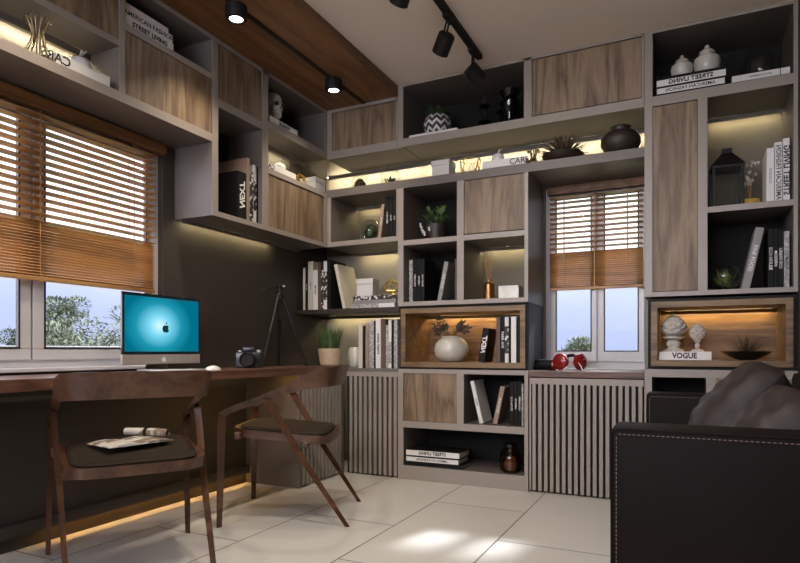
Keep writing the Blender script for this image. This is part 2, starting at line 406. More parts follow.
# ---- window_1 (left)
wf = MB()
y0, y1, z0, z1 = WIN_L
XW = WX - 0.07
fr = 0.045
wf.box(XW - 0.04, XW + 0.03, y0, y1, z1 - fr, z1).box(XW - 0.04, XW + 0.03, y0, y1, z0, z0 + fr)
wf.box(XW - 0.04, XW + 0.03, y0, y0 + fr, z0 + fr, z1 - fr).box(XW - 0.04, XW + 0.03, y1 - fr, y1, z0 + fr, z1 - fr)
wf.box(XW - 0.03, XW + 0.0255, 1.705, 1.757, z0 + fr, z1 - fr)
win1 = structure(wf.build('window_1', 'pvc'), 'white framed window above the desk', 'window')
def sash_x(ya, yb, n):
    s_ = MB(); f = 0.052; za, zb = z0 + fr - 0.006, z1 - fr + 0.006
    xa, xb = XW + 0.026, XW + 0.045
    s_.box(xa, xb, ya, yb, za, za + f, 0.004).box(xa, xb, ya, yb, zb - f, zb, 0.004)
    s_.box(xa, xb, ya, ya + f, za + f, zb - f, 0.004).box(xa, xb, yb - f, yb, za + f, zb - f, 0.004)
    o = s_.build('sash', 'pvc', win1)
    g = MB(); k = 0.007; xa, xb = XW + 0.028, XW + 0.047
    g.box(xa, xb, ya + f - .001, yb - f + .001, za + f - .001, za + f + k).box(xa, xb, ya + f - .001, yb - f + .001, zb - f - k, zb - f + .001)
    g.box(xa, xb, ya + f - .001, ya + f + k, za + f, zb - f).box(xa, xb, yb - f - k, yb - f + .001, za + f, zb - f)
    g.build('gasket', 'gasket', o)
    bxo('pane', 'glass', o, XW + 0.034, XW + 0.038, ya + f, yb - f, za + f, zb - f)
sash_x(y0 + fr - 0.005, 1.726, 0); sash_x(1.736, y1 - fr + 0.005, 1)
sl = structure(MB().box(WX - 0.09, WX + 0.035, WIN_L[0] - 0.03, WIN_L[1] + 0.0, 0.785, 0.803, 0.004).build('trim_2', 'pvc'), 'white window sill behind the desk', 'window sill')
# ---- window_2 (back wall)
YW = WY + 0.08
x0, x1, bz0, bz1 = WIN_B
fr = 0.04
wf = MB()
wf.box(x0, x1, YW - 0.03, YW + 0.05, bz1 - fr, bz1).box(x0, x1, YW - 0.03, YW + 0.05, bz0 + 0.004, bz0 + 0.055)
wf.box(x0, x0 + fr, YW - 0.03, YW + 0.05, bz0 + 0.055, bz1 - fr).box(x1 - 0.006, x1, YW - 0.03, YW + 0.05, bz0 + 0.055, bz1 - fr)
wf.box(-.578, -.538, YW - 0.0275, YW + 0.03, bz0 + 0.055, bz1 - fr)
win2 = structure(wf.build('window_2', 'pvc'), 'white framed window between the bookcases', 'window')
def sash_y(xa, xb):
    f = 0.036; za, zb = bz0 + 0.05, bz1 - fr
    s_ = MB(); ya, yb = YW - 0.045, YW - 0.028
    s_.box(xa, xb, ya, yb, za, za + 0.07, 0.004).box(xa, xb, ya, yb, zb - f, zb, 0.004)
    s_.box(xa, xa + f, ya, yb, za + 0.07, zb - f, 0.004).box(xb - f, xb, ya, yb, za + 0.07, zb - f, 0.004)
    o = s_.build('sash', 'pvc', win2)
    g = MB(); k = 0.006; ya = YW - 0.047; yb = YW - 0.03; zc = za + 0.07
    g.box(xa + f - .001, xb - f + .001, ya, yb, zc - .001, zc + k).box(xa + f - .001, xb - f + .001, ya, yb, zb - f - k, zb - f + .001)
    g.box(xa + f - .001, xa + f + k, ya, yb, zc, zb - f).box(xb - f - k, xb - f + .001, ya, yb, zc, zb - f)
    g.build('gasket', 'gasket', o)
    bxo('pane', 'glass', o, xa + f, xb - f, YW - 0.038, YW - 0.034, zc, zb - f)
sash_y(x0 + fr - 0.006, -0.562); sash_y(-0.553, x1 - 0.004)

# ================================================================ BLINDS
def blind(name, label, along, lo, hi, plane, out, zs, material):
    """along: 'x' or 'y'; lo..hi extent; plane: coordinate of slat centre; out: sign towards the room"""
    ztop, zhead, zopen, zbot, pitch, stack = zs
    root = thing(name, label, 'blind', (0, 0, 0))
    def B(mb, a0, a1, d0, d1, za, zb, bev=0.0):
        p0, p1 = plane + out * d0, plane + out * d1
        if along == 'y': mb.box(min(p0, p1), max(p0, p1), a0, a1, za, zb, bev)
        else: mb.box(a0, a1, min(p0, p1), max(p0, p1), za, zb, bev)
        return mb
    v = MB()
    EX = .055 if along == 'y' else .012
    B(v, lo - 0.012, hi + EX, -0.02, 0.034, zhead, ztop, 0.004); B(v, lo - 0.014, hi + EX + .002, 0.02, 0.042, zhead + 0.012, ztop - 0.014, 0.004)
    v.build('valance', 'ceilwood', root)  # darker wood than the slats, shade under the cabinet put into colour
    def slat(mb, zc, tilt, wd=0.024, th=0.0014):
        ca, sa = math.cos(tilt), math.sin(tilt)
        n0 = len(mb.bm.verts)
        q = [(-wd, 0.0), (0, 0.0022), (wd, 0.0)]
        pts = [(d * ca - h * sa, d * sa + h * ca) for d, h in q] + [(d * ca - (h - 2 * th) * sa, d * sa + (h - 2 * th) * ca) for d, h in q[::-1]]
        if along == 'y': P = [Vector((plane + out * d, lo, zc + h)) for d, h in pts]; D = (0, hi - lo, 0)
        else: P = [Vector((lo, plane + out * d, zc + h)) for d, h in pts]; D = (hi - lo, 0, 0)
        mb.poly(P, D)
    op = MB(); z = zhead - pitch * 0.6
    while z > zopen + 0.01:
        slat(op, z, TILT); z -= pitch
    op.build('open_slats', material, root)
    st = MB(); z = zopen
    while z > zbot + 0.02:
        slat(st, z, 0.45, 0.0096); z -= stack
    st.build('gathered_slats', material, root)
    br = MB(); B(br, lo, hi, -0.012, 0.014, zbot, zbot + 0.02, 0.004); br.build('bottom_rail', material, root)
    for f in ((0.16, 0.5, 0.84) if hi - lo < 1 else (0.13, 0.37, 0.635, 0.92)):
        a = lo + (hi - lo) * f
        t = MB(); B(t, a - 0.002, a + 0.002, 0.018, 0.0195, zbot + 0.02, zhead); B(t, a - 0.002, a + 0.002, -0.0215, -0.020, zbot + 0.02, zhead)
        t.build('ladder_cord', M['blind'], root)
    return root
TILT = 0.10
blind('window_blind', 'honey wooden blind on the window above the desk, lower slats gathered', 'y', 0.60, 2.392, WX + 0.004, 1, (2.035, 1.975, 1.455, 1.2, 0.0345, 0.0135), 'blind')
blind('window_blind', 'honey wooden blind on the narrow window between the bookcases', 'x', -0.868, -0.272, WY + 0.0, -1, (2.0, 1.945, 1.545, 1.292, 0.0345, 0.0135), 'blind_x')

# ================================================================ CABINETS ON THE BACK WALL
T = 'taupe'
def boards(name, parent, lst, material=T, bev=0.0015):
    mb = MB(); fr_ = MB(); n = 0; q = .003
    for b in lst:
        mb.box(*b, bev)
        if name != 'body': continue
        if abs(b[2] - FY) < .003 and b[1] - b[0] > .009: fr_.box(b[0], b[1], b[2] - q, b[2] - .0002, b[4], b[5], .0008); n += 1
        elif abs(b[1] - FX) < .003: fr_.box(b[1] + .0002, b[1] + q, b[2], b[3], b[4], b[5], .0008); n += 1
    o = mb.build(name, material, parent)
    if n: fr_.build('lit_edge_strip', 'edge', parent)  # strips added in a lighter tone so the front rims look lit
    return o
def door(parent, x0_, x1_, za, zb, y=FY + 0.004, material='oak', name='door'):
    return MB().box(x0_ + .002, x1_ - .002, y, y + 0.02, za + .002, zb - .002, 0.001).build(name, material, parent)
BK = WY - 0.012
# low bookcase with open shelves and a door
lowb = thing('low_bookcase', 'low taupe bookcase with an oak door and an open bottom shelf', 'bookcase', (0, 0, 0))
boards('body', lowb, [(-1.816, -1.774, FY, WY, 0, .757), (-.934, -.91, FY, WY, 0, .757), (-1.774, -.934, FY, WY, .728, .757), (-1.774, -.934, FY, WY, .356, .401), (-1.774, -.934, FY + .0, WY, 0, .095),
                      (-1.383, -1.335, FY, WY, .401, .728)])
boards('back_board', lowb, [(-1.774, -.934, BK, WY - .001, .095, .728)], 'charcoal', 0)
door(lowb, -1.774, -1.383, .401, .728)
# wooden lit niche boxes, each in a black gap
def niche(label, xa, xb, za, zb, yb_led=4.09):
    t = thing('niche_box', label, 'niche box', (0, 0, 0))
    w_ = .034
    boards('frame', t, [(xa, xb, FY - .004, WY - .01, zb - w_, zb), (xa, xb, FY - .004, WY - .01, za, za + w_), (xa, xa + w_, FY - .004, WY - .01, za + w_, zb - w_), (xb - w_, xb, FY - .004, WY - .01, za + w_, zb - w_)], 'oakbox')
    boards('back_panel', t, [(xa + w_, xb - w_, BK - .01, WY - .011, za + w_, zb - w_)], 'oakbox')
    boards('black_surround', t, [(xa - .018, xb + .018, FY + .02, WY - .02, zb + .0005, zb + .017), (xa - .018, xb + .018, FY + .02, WY - .02, za - .0125, za - .0005), (xa - .018, xa - .0005, FY + .02, WY - .02, za, zb), (xb + .0005, xb + .018, FY + .02, WY - .02, za, zb)], 'black', 0)
    boards('light_strip', t, [(xa + w_ + .03, xb - w_ - .03, 4.095, 4.107, zb - w_ - .006, zb - w_ - .0005)], 'led_amber', 0)
    boards('light_lip', t, [(xa + w_ + .001, xb - w_ - .001, 4.068, 4.074, zb - w_ - .022, zb - w_ - .0005)], 'oakbox', 0)
    return t
niche('amber oak niche box with a round vase, above the low bookcase', -1.793, -.928, .770, 1.170)
niche('amber oak niche box with finials, behind the sofa', -.201, .487, .794, 1.161)
# cube bookcase above
cub = thing('bookcase', 'taupe cube bookcase with an oak door, above the vase niche', 'bookcase', (0, 0, 0))
boards('body', cub, [(-1.816, -1.774, FY, WY, 1.188, 2.0), (-.934, -.91, FY, WY, 1.188, 2.0), (-1.774, -.934, FY, WY, 1.188, 1.217), (-1.774, -.934, FY, WY, 1.605, 1.640), (-1.383, -1.335, FY, WY, 1.217, 1.605), (-1.383, -1.335, FY, WY, 1.640, 2.0)])
boards('back_board', cub, [(-1.774, -1.383, BK, WY - .001, 1.217, 2.0)], 'charcoal', 0)
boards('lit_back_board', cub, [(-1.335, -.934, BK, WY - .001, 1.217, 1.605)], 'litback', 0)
door(cub, -1.335, -.934, 1.645, 1.998)
boards('light_strip', cub, [(-1.315, -.955, 4.095, 4.107, 1.599, 1.6045)], 'led_warm', 0)
boards('light_lip', cub, [(-1.335, -.935, 4.070, 4.076, 1.583, 1.6045)], T, 0)
# corner hanging box beside it
cb = thing('wall_cabinet', 'open taupe wall cabinet in the corner, beside the cube bookcase', 'cabinet', (0, 0, 0))
boards('body', cb, [(FX + .004, -2.361, FY, WY, 1.64, 2.0), (-2.361, -1.818, FY, WY, 1.64, 1.675), (-1.828, -1.818, FY, WY, 1.675, 2.0)])
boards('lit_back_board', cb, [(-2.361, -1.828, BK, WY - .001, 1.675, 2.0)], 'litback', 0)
boards('light_strip', cb, [(-2.34, -1.85, 4.095, 4.107, 1.994, 1.9995)], 'led_warm', 0)
boards('light_lip', cb, [(-2.36, -1.829, 4.070, 4.076, 1.978, 1.9995)], T, 0)
# long lit shelf board that turns the corner
ls = thing('lit_shelf', 'long taupe display shelf turning the corner, lit along its back', 'shelf', (0, 0, 0))
boards('board', ls, [(-1.0, -.236, FY, WY, 2.0, 2.057), (FX, -1.0, FY, WY, 2.0, 2.057), (WX + .001, FX, 3.66, WY, 2.0, 2.036)])

# top row
tp = thing('overhead_cabinet', 'taupe overhead cabinet with an oak door under the wooden ceiling panel, in the corner', 'cabinet', (0, 0, 0))
boards('body', tp, [(FX, -2.353, FY, WY, 2.28, SOF), (-2.353, -1.818, FY, WY, 2.28, 2.337), (-2.353, -1.818, FY, WY, SOF - .022, SOF), (-1.832, -1.818, FY, WY, 2.337, SOF), (-2.353, -1.832, BK, WY, 2.337, SOF)])
boards('light_strip', tp, [(WX + .05, -1.83, 4.092, 4.106, 2.274, 2.2795)], 'led', 0)
boards('light_lip', tp, [(WX + .07, -1.818, 4.068, 4.074, 2.250, 2.2795)], T, 0)
door(tp, -2.353, -1.832, 2.337, SOF - .022)
tp = thing('overhead_cabinet', 'long taupe overhead cabinet with one oak door and one open bay, above the lit shelf', 'cabinet', (0, 0, 0))
boards('body', tp, [(-1.816, -1.776, FY, WY, 2.28, CEIL), (-1.776, -.238, FY, WY, 2.285, 2.340), (-.937, -.887, FY, WY, 2.34, CEIL), (-.249, -.238, FY, WY, 2.34, CEIL), (-1.776, -.238, FY, WY, CEIL - .016, CEIL - .0005)])
boards('back_board', tp, [(-1.776, -.937, BK, WY - .001, 2.34, CEIL - .02)], 'charcoal', 0)
boards('light_strip', tp, [(-1.80, -.25, 4.092, 4.106, 2.279, 2.2845)], 'led', 0)
boards('light_lip', tp, [(-1.816, -.238, 4.068, 4.074, 2.254, 2.2845)], T, 0)
door(tp, -.887, -.249, 2.345, CEIL - .018)
# tall unit on the right
tl = thing('tall_bookcase', 'tall taupe bookcase with a long oak door and open bays, behind the sofa', 'bookcase', (0, 0, 0))
boards('body', tl, [(-.236, -.193, FY, WY, 1.19, CEIL), (.488, .508, FY, WY, 1.19, CEIL), (.038, .087, FY, WY, 1.217, 2.28), (-.193, .488, FY, WY, 1.19, 1.217), (-.193, .488, FY, WY, 2.28, 2.336), (-.193, .488, FY, WY, CEIL - .016, CEIL - .0005),
                    (.087, .488, FY, WY, 1.643, 1.676)])
boards('back_board', tl, [(.087, .488, BK, WY - .001, 1.217, 1.643)], 'charcoal', 0)
boards('back_board', tl, [(-.193, .488, BK, WY - .001, 2.336, CEIL - .02)], 'charcoal', 0)
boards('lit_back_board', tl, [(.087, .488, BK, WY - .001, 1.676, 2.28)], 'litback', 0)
door(tl, -.193, .038, 1.219, 2.279)
boards('light_strip', tl, [(.105, .47, 4.095, 4.107, 2.274, 2.2795)], 'led_warm', 0)
boards('light_lip', tl, [(.088, .487, 4.070, 4.076, 2.258, 2.2795)], T, 0)
lr = thing('low_cabinet', 'low taupe cabinet with an open bay, mostly hidden behind the sofa', 'cabinet', (0, 0, 0))
boards('body', lr, [(-.236, -.196, FY, WY, 0, .776), (.488, .508, FY, WY, 0, .776), (-.196, .488, FY, WY, .731, .776), (.08, .13, FY, WY, .1, .731), (-.196, .488, FY, WY, 0, .1)])
boards('back_board', lr, [(-.196, .08, BK, WY - .001, .1, .731)], 'charcoal', 0)
door(lr, .13, .488, .1, .731)
# corner shelf
cs = thing('corner_shelf', 'thin dark shelf in the corner, carrying books and a white box', 'shelf', (0, 0, 0))
boards('board', cs, [(WX + .001, -1.818, FY + .02, WY, 1.156, 1.188)], 'darkpot')
boards('light_strip', cs, [(-2.6, -1.83, 4.095, 4.107, 1.150, 1.1555)], 'led_warm', 0)
boards('light_lip', cs, [(WX + .001, -1.819, 4.070, 4.076, 1.134, 1.1555)], 'darkpot', 0)
boards('light_strip', cb, [(-2.33, -1.85, 4.095, 4.107, 1.634, 1.6395)], 'led_warm', 0)
boards('light_lip', cb, [(-2.36, -1.819, 4.070, 4.076, 1.618, 1.6395)], T, 0)

# slatted fronts
def slats(mb, lo, hi, za, zb, along, plane, depth, n, fill=0.58):
    p = (hi - lo) / n
    for i in range(n):
        a = lo + p * (i + 0.5 - fill / 2); b = a + p * fill
        if along == 'x': mb.box(a, b, plane, plane + depth, za, zb, .002)
        else: mb.box(plane - depth, plane, a, b, za, zb, .002)
    return mb
cc = thing('slatted_cabinet', 'taupe slatted cabinet in the corner, under the standing books', 'cabinet', (0, 0, 0))
boards('body', cc, [(-2.235, -1.818, FY - .005, WY, .735, .757), (-2.235, -1.818, FY + .001, FY + .02, .70, .735), (-2.235, -1.818, FY + .1, WY, 0, .735)])
boards('recess_panel', cc, [(-2.235, -1.818, FY + .022, FY + .04, .0, .735)], 'black', 0)
slats(MB(), -2.215, -1.82, .012, .70, 'x', FY + .001, .022, 10).build('slats', 'edge', cc)
dc = thing('desk_cabinet', 'taupe slatted cabinet carrying the end of the desk', 'cabinet', (0, 0, 0))
boards('body', dc, [(WX + .001, -2.245, 3.165, 3.185, 0, .725), (-2.262, -2.245, 3.185, FY - .012, .69, .725), (WX + .001, -2.275, 3.185, FY - .012, .70, .725), (-2.262, -2.245, 3.685, FY - .012, 0, .69)])
boards('recess_panel', dc, [(-2.30, -2.28, 3.19, FY - .012, .0, .70)], 'black', 0)
slats(MB(), 3.19, 3.685, .012, .69, 'y', -2.245, .022, 11).build('slats', 'edge', dc)
wc = thing('radiator_cover', 'taupe slatted radiator cover with a walnut top, under the narrow window', 'radiator cover', (0, 0, 0))
boards('top', wc, [(-.909, -.237, FY - .002, WY + .045, .718, .757)], 'walnut_x', .003)
boards('frame', wc, [(-.905, -.24, FY + .004, FY + .026, .674, .712), (-.905, -.893, FY + .004, FY + .026, 0.012, .674)], 'edge')
boards('recess_panel', wc, [(-.905, -.24, FY + .03, FY + .05, .0, .717)], 'black', 0)
slats(MB(), -.893, -.24, .012, .674, 'x', FY + .004, .022, 18, .6).build('slats', 'edge', wc)

# ================================================================ CABINETS ON THE LEFT WALL
oc = thing('overhead_cabinet', 'taupe overhead cabinet with oak doors and a lit bay, above the desk window', 'cabinet', (0, 0, 0))
BX0 = WX + .012
Y0, Y1, Y2, Y3, Y4 = 0.3, 1.942, 1.975, 2.545, 2.592
boards('body', oc, [(WX + .001, FX, Y0, Y3, 2.045, 2.09), (WX + .001, FX, Y1, Y2, 2.09, SOF), (WX + .001, FX, Y0, Y1, 2.30, 2.33), (WX + .001, FX, Y0, Y1, SOF - .022, SOF), (WX + .001, FX, Y2, Y3, 2.392, 2.424), (WX + .001, FX, Y2, Y3, SOF - .022, SOF), (WX + .001, FX, Y0, Y0 + .03, 2.09, SOF)])
def door_l(parent, ya, yb, za, zb):
    return MB().box(FX - .024, FX - .004, ya + .002, yb - .002, za + .002, zb - .002, .001).build('door', 'oak', parent)
boards('back_board', oc, [(WX + .001, BX0, Y2, Y3, 2.424, SOF - .022)], 'charcoal', 0)
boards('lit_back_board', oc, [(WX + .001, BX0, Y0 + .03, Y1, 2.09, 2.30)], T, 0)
door_l(oc, 1.0, Y1, 2.33, SOF - .022); door_l(oc, Y2, Y3, 2.09, 2.392); door_l(oc, Y0 + .03, 1.0, 2.33, SOF - .022)
boards('light_strip', oc, [(WX + .056, WX + .070, Y0 + .05, Y1 - .02, 2.294, 2.2995)], 'led', 0)
boards('light_lip', oc, [(WX + .088, WX + .094, Y0 + .031, Y1 - .001, 2.268, 2.2995)], T, 0)
wcab = thing('wall_cabinet', 'taupe wall cabinet with an open book bay, between the desk window and the corner', 'cabinet', (0, 0, 0))
Y5, Y6, Y7, Y8 = 2.978, 3.037, 3.68, FY - .001
boards('body', wcab, [(WX + .001, FX, Y3 + .001, Y4, 1.637, SOF), (WX + .001, FX, Y4, Y8, 1.637, 1.667), (WX + .001, FX, Y4, Y5, 2.256, 2.304), (WX + .001, FX, Y5, Y6, 1.667, 2.036), (WX + .001, FX - .0, Y5, Y6, 2.036, SOF), (WX + .001, FX, Y4, Y8, SOF - .022, SOF), (WX + .001, FX, Y6, Y7, 2.002, 2.036), (WX + .001, FX, Y6, Y8, 2.286, 2.337),
                       (FX - .04, FX, Y7, Y8, 1.667, 2.036), (WX + .001, FX, Y7, Y8, 2.337, SOF - .022)])
boards('back_board', wcab, [(WX + .001, BX0, Y4, Y5, 1.667, 2.256)], 'charcoal', 0)
boards('back_board', wcab, [(WX + .001, BX0, Y6, Y7, 2.337, SOF - .022)], 'charcoal', 0)
door_l(wcab, Y4, Y5, 2.304, SOF - .022); door_l(wcab, Y6, Y7, 1.667, 2.002)
boards('light_strip', wcab, [(WX + .052, WX + .066, Y6 + .01, Y8 - .10, 2.280, 2.2855)], 'led', 0)
boards('light_lip', wcab, [(WX + .085, WX + .091, Y6 + .001, Y8 - .001, 2.254, 2.2855)], T, 0)
boards('under_light_strip', wcab, [(WX + .025, WX + .035, Y4, 3.40, 1.632, 1.6365)], 'led_warm', 0)
boards('light_lip', wcab, [(WX + .05, WX + .056, Y3 + .001, FY - .02, 1.618, 1.6365)], T, 0)

# ================================================================ DESK
dk = thing('desk', 'long wall mounted walnut desk under the window', 'desk', (0, 0, 0))
MB().box(WX + .036, -2.245, 0.2, FY - .012, .7265, .775, .004).build('desktop', 'walnut', dk)
boards('light_strip', dk, [(-2.33, -2.315, 2.45, 3.12, .723, .726)], 'led_floor', 0)

# ================================================================ BOOKS
def book(label, group, loc, rot, w, h, d, cover, title=None, ink=None, tsize=None, mirror=False, flat=False, off=0.0, pivot=0, shear=0.0, band=None, spine=None, name='book', toff=0.0, txs=1.0):
    """upright: w thickness along x, h along z, d depth along +y from the spine at y=0. flat: lies down, h along x, w along z"""
    root = thing(name, label, 'book', loc, rot, group)
    c = 0.0055 if spine else 0.0028
    if flat: dims = lambda a0, a1, b0, b1, d0, d1: (b0 - h / 2, b1 - h / 2, d0, d1, a0, a1)
    else:
        o_ = {0: -w / 2, 1: -w, -1: 0.0}[pivot]
        dims = lambda a0, a1, b0, b1, d0, d1: (a0 + o_, a1 + o_, d0, d1, b0, b1)
    mb = MB()
    mb.box(*dims(0, c, 0, h, 0, d), .0008).box(*dims(w - c, w, 0, h, 0, d), .0008).box(*dims(c * .5, w - c * .5, 0, h, 0, c), .0008)
    mb.build('cover', cover, root)
    bxo('pages', 'pages', root, *dims(c, w - c, .003, h - .003, c, d - .004))
    if spine: bxo('spine_panel', spine, root, *dims(c, w - c, .001, h - .001, -.0005, .0))
    if band:
        b0, b1, bm_ = band
        bxo('band', bm_, root, *dims(-.0003, w + .0003, b0 * h, b1 * h, -.0006, d * .98))
    if title:
        ts = tsize or w * 0.62
        if flat: m = Matrix.Translation((toff, -.0009, w / 2)) @ Matrix.Rotation(PI / 2, 4, 'X')
        else: m = Matrix.Translation((dims(0, w, 0, h, 0, d)[0] + w / 2 + off, -.0009, h / 2 + toff)) @ Matrix.Rotation(PI / 2, 4, 'Y') @ Matrix.Rotation(PI / 2, 4, 'X')
        text_mesh('title', title, ink or ('ink' if spine else 'paperink' if cover in ('bookblack', 'brown', 'grey', 'tan') else 'ink'), root, ts, m, mirror, shear=shear, xscale=txs)
    return root

def std_back(rows, floor, Y, d, group):
    """rows: (px0, px1, py_top, cover, label, title, options)"""
    for px0, px1, pyt, cover, label, *rest in rows:
        xa, xb = bx(px0, Y), bx(px1, Y)
        h = on_y((px0 + px1) / 2, pyt, Y)[1] - floor
        opt = rest[1] if len(rest) > 1 else {}
        dd = opt.pop('d', d)
        book(label, group, ((xa + xb) / 2, Y, floor), (0, 0, 0), xb - xa - .0008, h, dd, cover, rest[0] if rest else None, **opt)
def flat_back(px0, px1, z, th, Y, d, cover, label, group, title=None, dy=0.0, rz=0.0, **k):
    xa, xb = bx(px0, Y), bx(px1, Y)
    return book(label, group, ((xa + xb) / 2, Y + dy, z), (0, 0, rz), th, xb - xa, d, cover, title, flat=True, **k)

# ---- cabinet top in the corner (z .757), in front of the low light
G = 'standing books on the slatted corner cabinet'
std_back([
    (358.5, 362.5, 325, 'cream', 'thin cream book on the slatted cabinet, first from the white ribbed vase'),
    (362.7, 365.2, 326, 'bookblack', 'thin black book between the cream and the taupe books on the slatted cabinet'),
    (365.4, 368.8, 323.5, 'tan', 'mauve brown book on the slatted cabinet, third from the ribbed vase'),
    (369.2, 373.8, 320.5, 'gw', 'pale grey printed book on the slatted cabinet'),
    (374.0, 375.4, 321, 'bookblack', 'very thin black book beside the bold lettered white one on the slatted cabinet'),
    (375.6, 380.6, 319.2, 'white', 'white book with bold black spine lettering on the slatted cabinet', 'STREET LIVING', dict(mirror=True, tsize=.022)),
    (381.0, 385.6, 319, 'brown', 'brown book right of the bold lettered white book on the slatted cabinet'),
    (385.8, 388.2, 325, 'gw', 'short grey book beside the brown one on the slatted cabinet'),
    (388.4, 391.4, 320, 'white', 'white book with a grey lower half on the slatted cabinet', None, dict(band=(.1, .55, 'gw'))),
    (391.6, 393.4, 320, 'bookblack', 'black book second from the cube bookcase on the slatted cabinet'),
    (393.8, 397.4, 319, 'gw', 'mottled pale book against the cube bookcase, on the slatted cabinet'),
], .757, 3.76, .21, G)

# ---- corner shelf (z 1.188)
G = 'standing books on the corner shelf'
std_back([
    (303.0, 305.2, 268, 'cream', 'thin cream book at the wall end of the corner shelf'),
    (305.4, 307.7, 264, 'bookblack', 'black book beside the thin cream one on the corner shelf', 'GARDEN', dict(tsize=.012)),
    (308.0, 313.0, 261.5, 'cream', 'thick cream book with a small title on the corner shelf', 'AMERICA', dict(tsize=.014, ink='brown')),
    (313.2, 317.6, 270, 'white', 'shorter pale book with black lettering on the corner shelf', 'MODA', dict(tsize=.022)),
    (317.8, 320.8, 262, 'brown', 'dark brown book on the corner shelf'),
    (321.0, 323.4, 270, 'bw', 'short black and white printed book on the corner shelf'),
    (323.6, 326.8, 261, 'white', 'white book with a black middle band on the corner shelf', None, dict(band=(.2, .78, 'bw'))),
    (327.0, 330.6, 260, 'bookblack', 'tall black book behind the slanted white one on the corner shelf'),
], 1.188, 3.76, .22, G)
book('large white book leaning left on the corner shelf, beige cover showing', G, (bx(342.5, 3.76), 3.765, 1.1895), (0, -0.235, 0), .026, .335, .25, 'cream', None, pivot=-1)
G = 'stacked books on the corner shelf'
flat_back(352.5, 395, 1.1885, .030, 3.765, .2, 'gw', 'grey printed book at the bottom of the corner shelf stack', G, band=(.62, .98, 'white'))
flat_back(352.5, 396, 1.219, .027, 3.765, .2, 'grey', 'grey book in the middle of the corner shelf stack', G)
flat_back(353, 396, 1.2465, .029, 3.765, .2, 'bw', 'black and white printed book on top of the corner shelf stack', G)

# ---- open wall cabinet in the corner
G = 'books in the corner wall cabinet'
std_back([
    (385.5, 389, 197, 'bookblack', 'black book in the corner wall cabinet, beside the slanted one', 'FOOD WEEK', dict(tsize=.014)),
    (389.2, 392.4, 197.5, 'bookblack', 'middle black book of three in the corner wall cabinet', 'HOUSE', dict(tsize=.013)),
    (392.6, 396, 198, 'bookblack', 'black book against the divider in the corner wall cabinet', 'ECO', dict(tsize=.014)),
], 1.675, 3.765, .2, G)
book('slanted mauve grey book in the corner wall cabinet', G, (bx(380.6, 3.765), 3.765, 1.6755), (0, .13, 0), .024, .245, .2, 'tan', 'MODERN', pivot=1, tsize=.014)

# ---- cube bookcase: black books
G = 'books in the dark bay of the cube bookcase'
std_back([
    (409, 412.6, 260, 'gw', 'mottled pale grey book in the cube bookcase, left of the black books'),
    (413, 417, 258.5, 'bookblack', 'black book with white lettering beside the pale grey one in the cube bookcase', 'URBAN ECO', dict(tsize=.015)),
    (417.2, 420.6, 259, 'bookblack', 'middle black lettered book in the cube bookcase', 'MODERN', dict(tsize=.015)),
    (420.8, 424.4, 259, 'bookblack', 'black book with spaced white lettering in the cube bookcase', 'ECO HOUSE', dict(tsize=.015)),
], 1.2173, 3.785, .2, G)
book('slanted dark grey book in the dark bay of the cube bookcase', G, (bx(441.2, 3.78), 3.78, 1.2175), (0, .2, 0), .030, .27, .2, 'grey', 'FINE FOOD', pivot=1, tsize=.02)
book('brown book upright against the divider of the cube bookcase', G, (bx(456.3, 3.9), 3.9, 1.2175), (0, 0.0, 0), .022, .30, .18, 'brown')

# ---- vase niche
G = 'books in the vase niche'
book('slanted black book with slanted white letters in the vase niche', G, (bx(484.2, 3.775), 3.775, .8045), (0, .15, 0), .042, .225, .18, 'bookblack', 'NEXT', pivot=1, tsize=.042, mirror=True, shear=.3)
std_back([
    (496, 500.2, 317, 'brown', 'brown book in the vase niche, beside the slanted black book'),
    (500.5, 504.6, 317, 'bookblack', 'black book with white lettering in the vase niche', 'PARK AVE', dict(tsize=.024)),
    (504.8, 508.6, 317, 'white', 'white book with a dark printed middle in the vase niche', None, dict(band=(.2, .8, 'bw'))),
    (508.8, 510.8, 317, 'bookblack', 'thin black book between the two white ones in the vase niche'),
    (511, 516.2, 316.5, 'white', 'plain white book in the vase niche'),
    (516.4, 519.8, 317, 'bookblack', 'black book at the wooden end of the vase niche'),
], .8045, 3.775, .2, G)

# ---- low bookcase
G = 'books in the small bay of the low bookcase'
book('white book leaning left in the low bookcase', G, (bx(479.6, 3.775), 3.775, .402), (0, -.235, 0), .026, .285, .2, 'white', 'HOME', pivot=-1, tsize=.017, ink='grey')
book('brown grey book leaning right in the low bookcase', G, (bx(497.0, 3.775), 3.775, .402), (0, .21, 0), .030, .25, .19, 'tan', 'FINE FOOD', pivot=1, tsize=.02)
std_back([
    (509.5, 513.6, 382, 'bookblack', 'black book with spaced lettering in the low bookcase, nearest the leaning brown one', 'ECO HOUSE', dict(tsize=.016)),
    (513.8, 517.6, 382, 'bookblack', 'middle black lettered book in the low bookcase', 'MODERN', dict(tsize=.016)),
    (517.8, 521.4, 381, 'bookblack', 'third black lettered book in the low bookcase', 'URBAN ECO', dict(tsize=.016)),
    (521.6, 523.4, 384, 'gw', 'thin pale book against the end panel of the low bookcase'),
], .4015, 3.77, .2, G)
G = 'stacked books in the low bookcase'
flat_back(406, 461.5, .0957, .024, 3.738, .2, 'bookblack', 'black book at the bottom of the low bookcase stack', G)
flat_back(406, 458.5, .1200, .040, 3.736, .2, 'bookblack', 'white spined book in the middle of the low bookcase stack', G, 'AMERICAN FASHION', mirror=True, tsize=.024, spine='white')
flat_back(406, 459.5, .1605, .046, 3.736, .2, 'bookblack', 'thicker white spined book on top of the low bookcase stack', G, 'STREET LIVING', mirror=True, tsize=.03, spine='white')

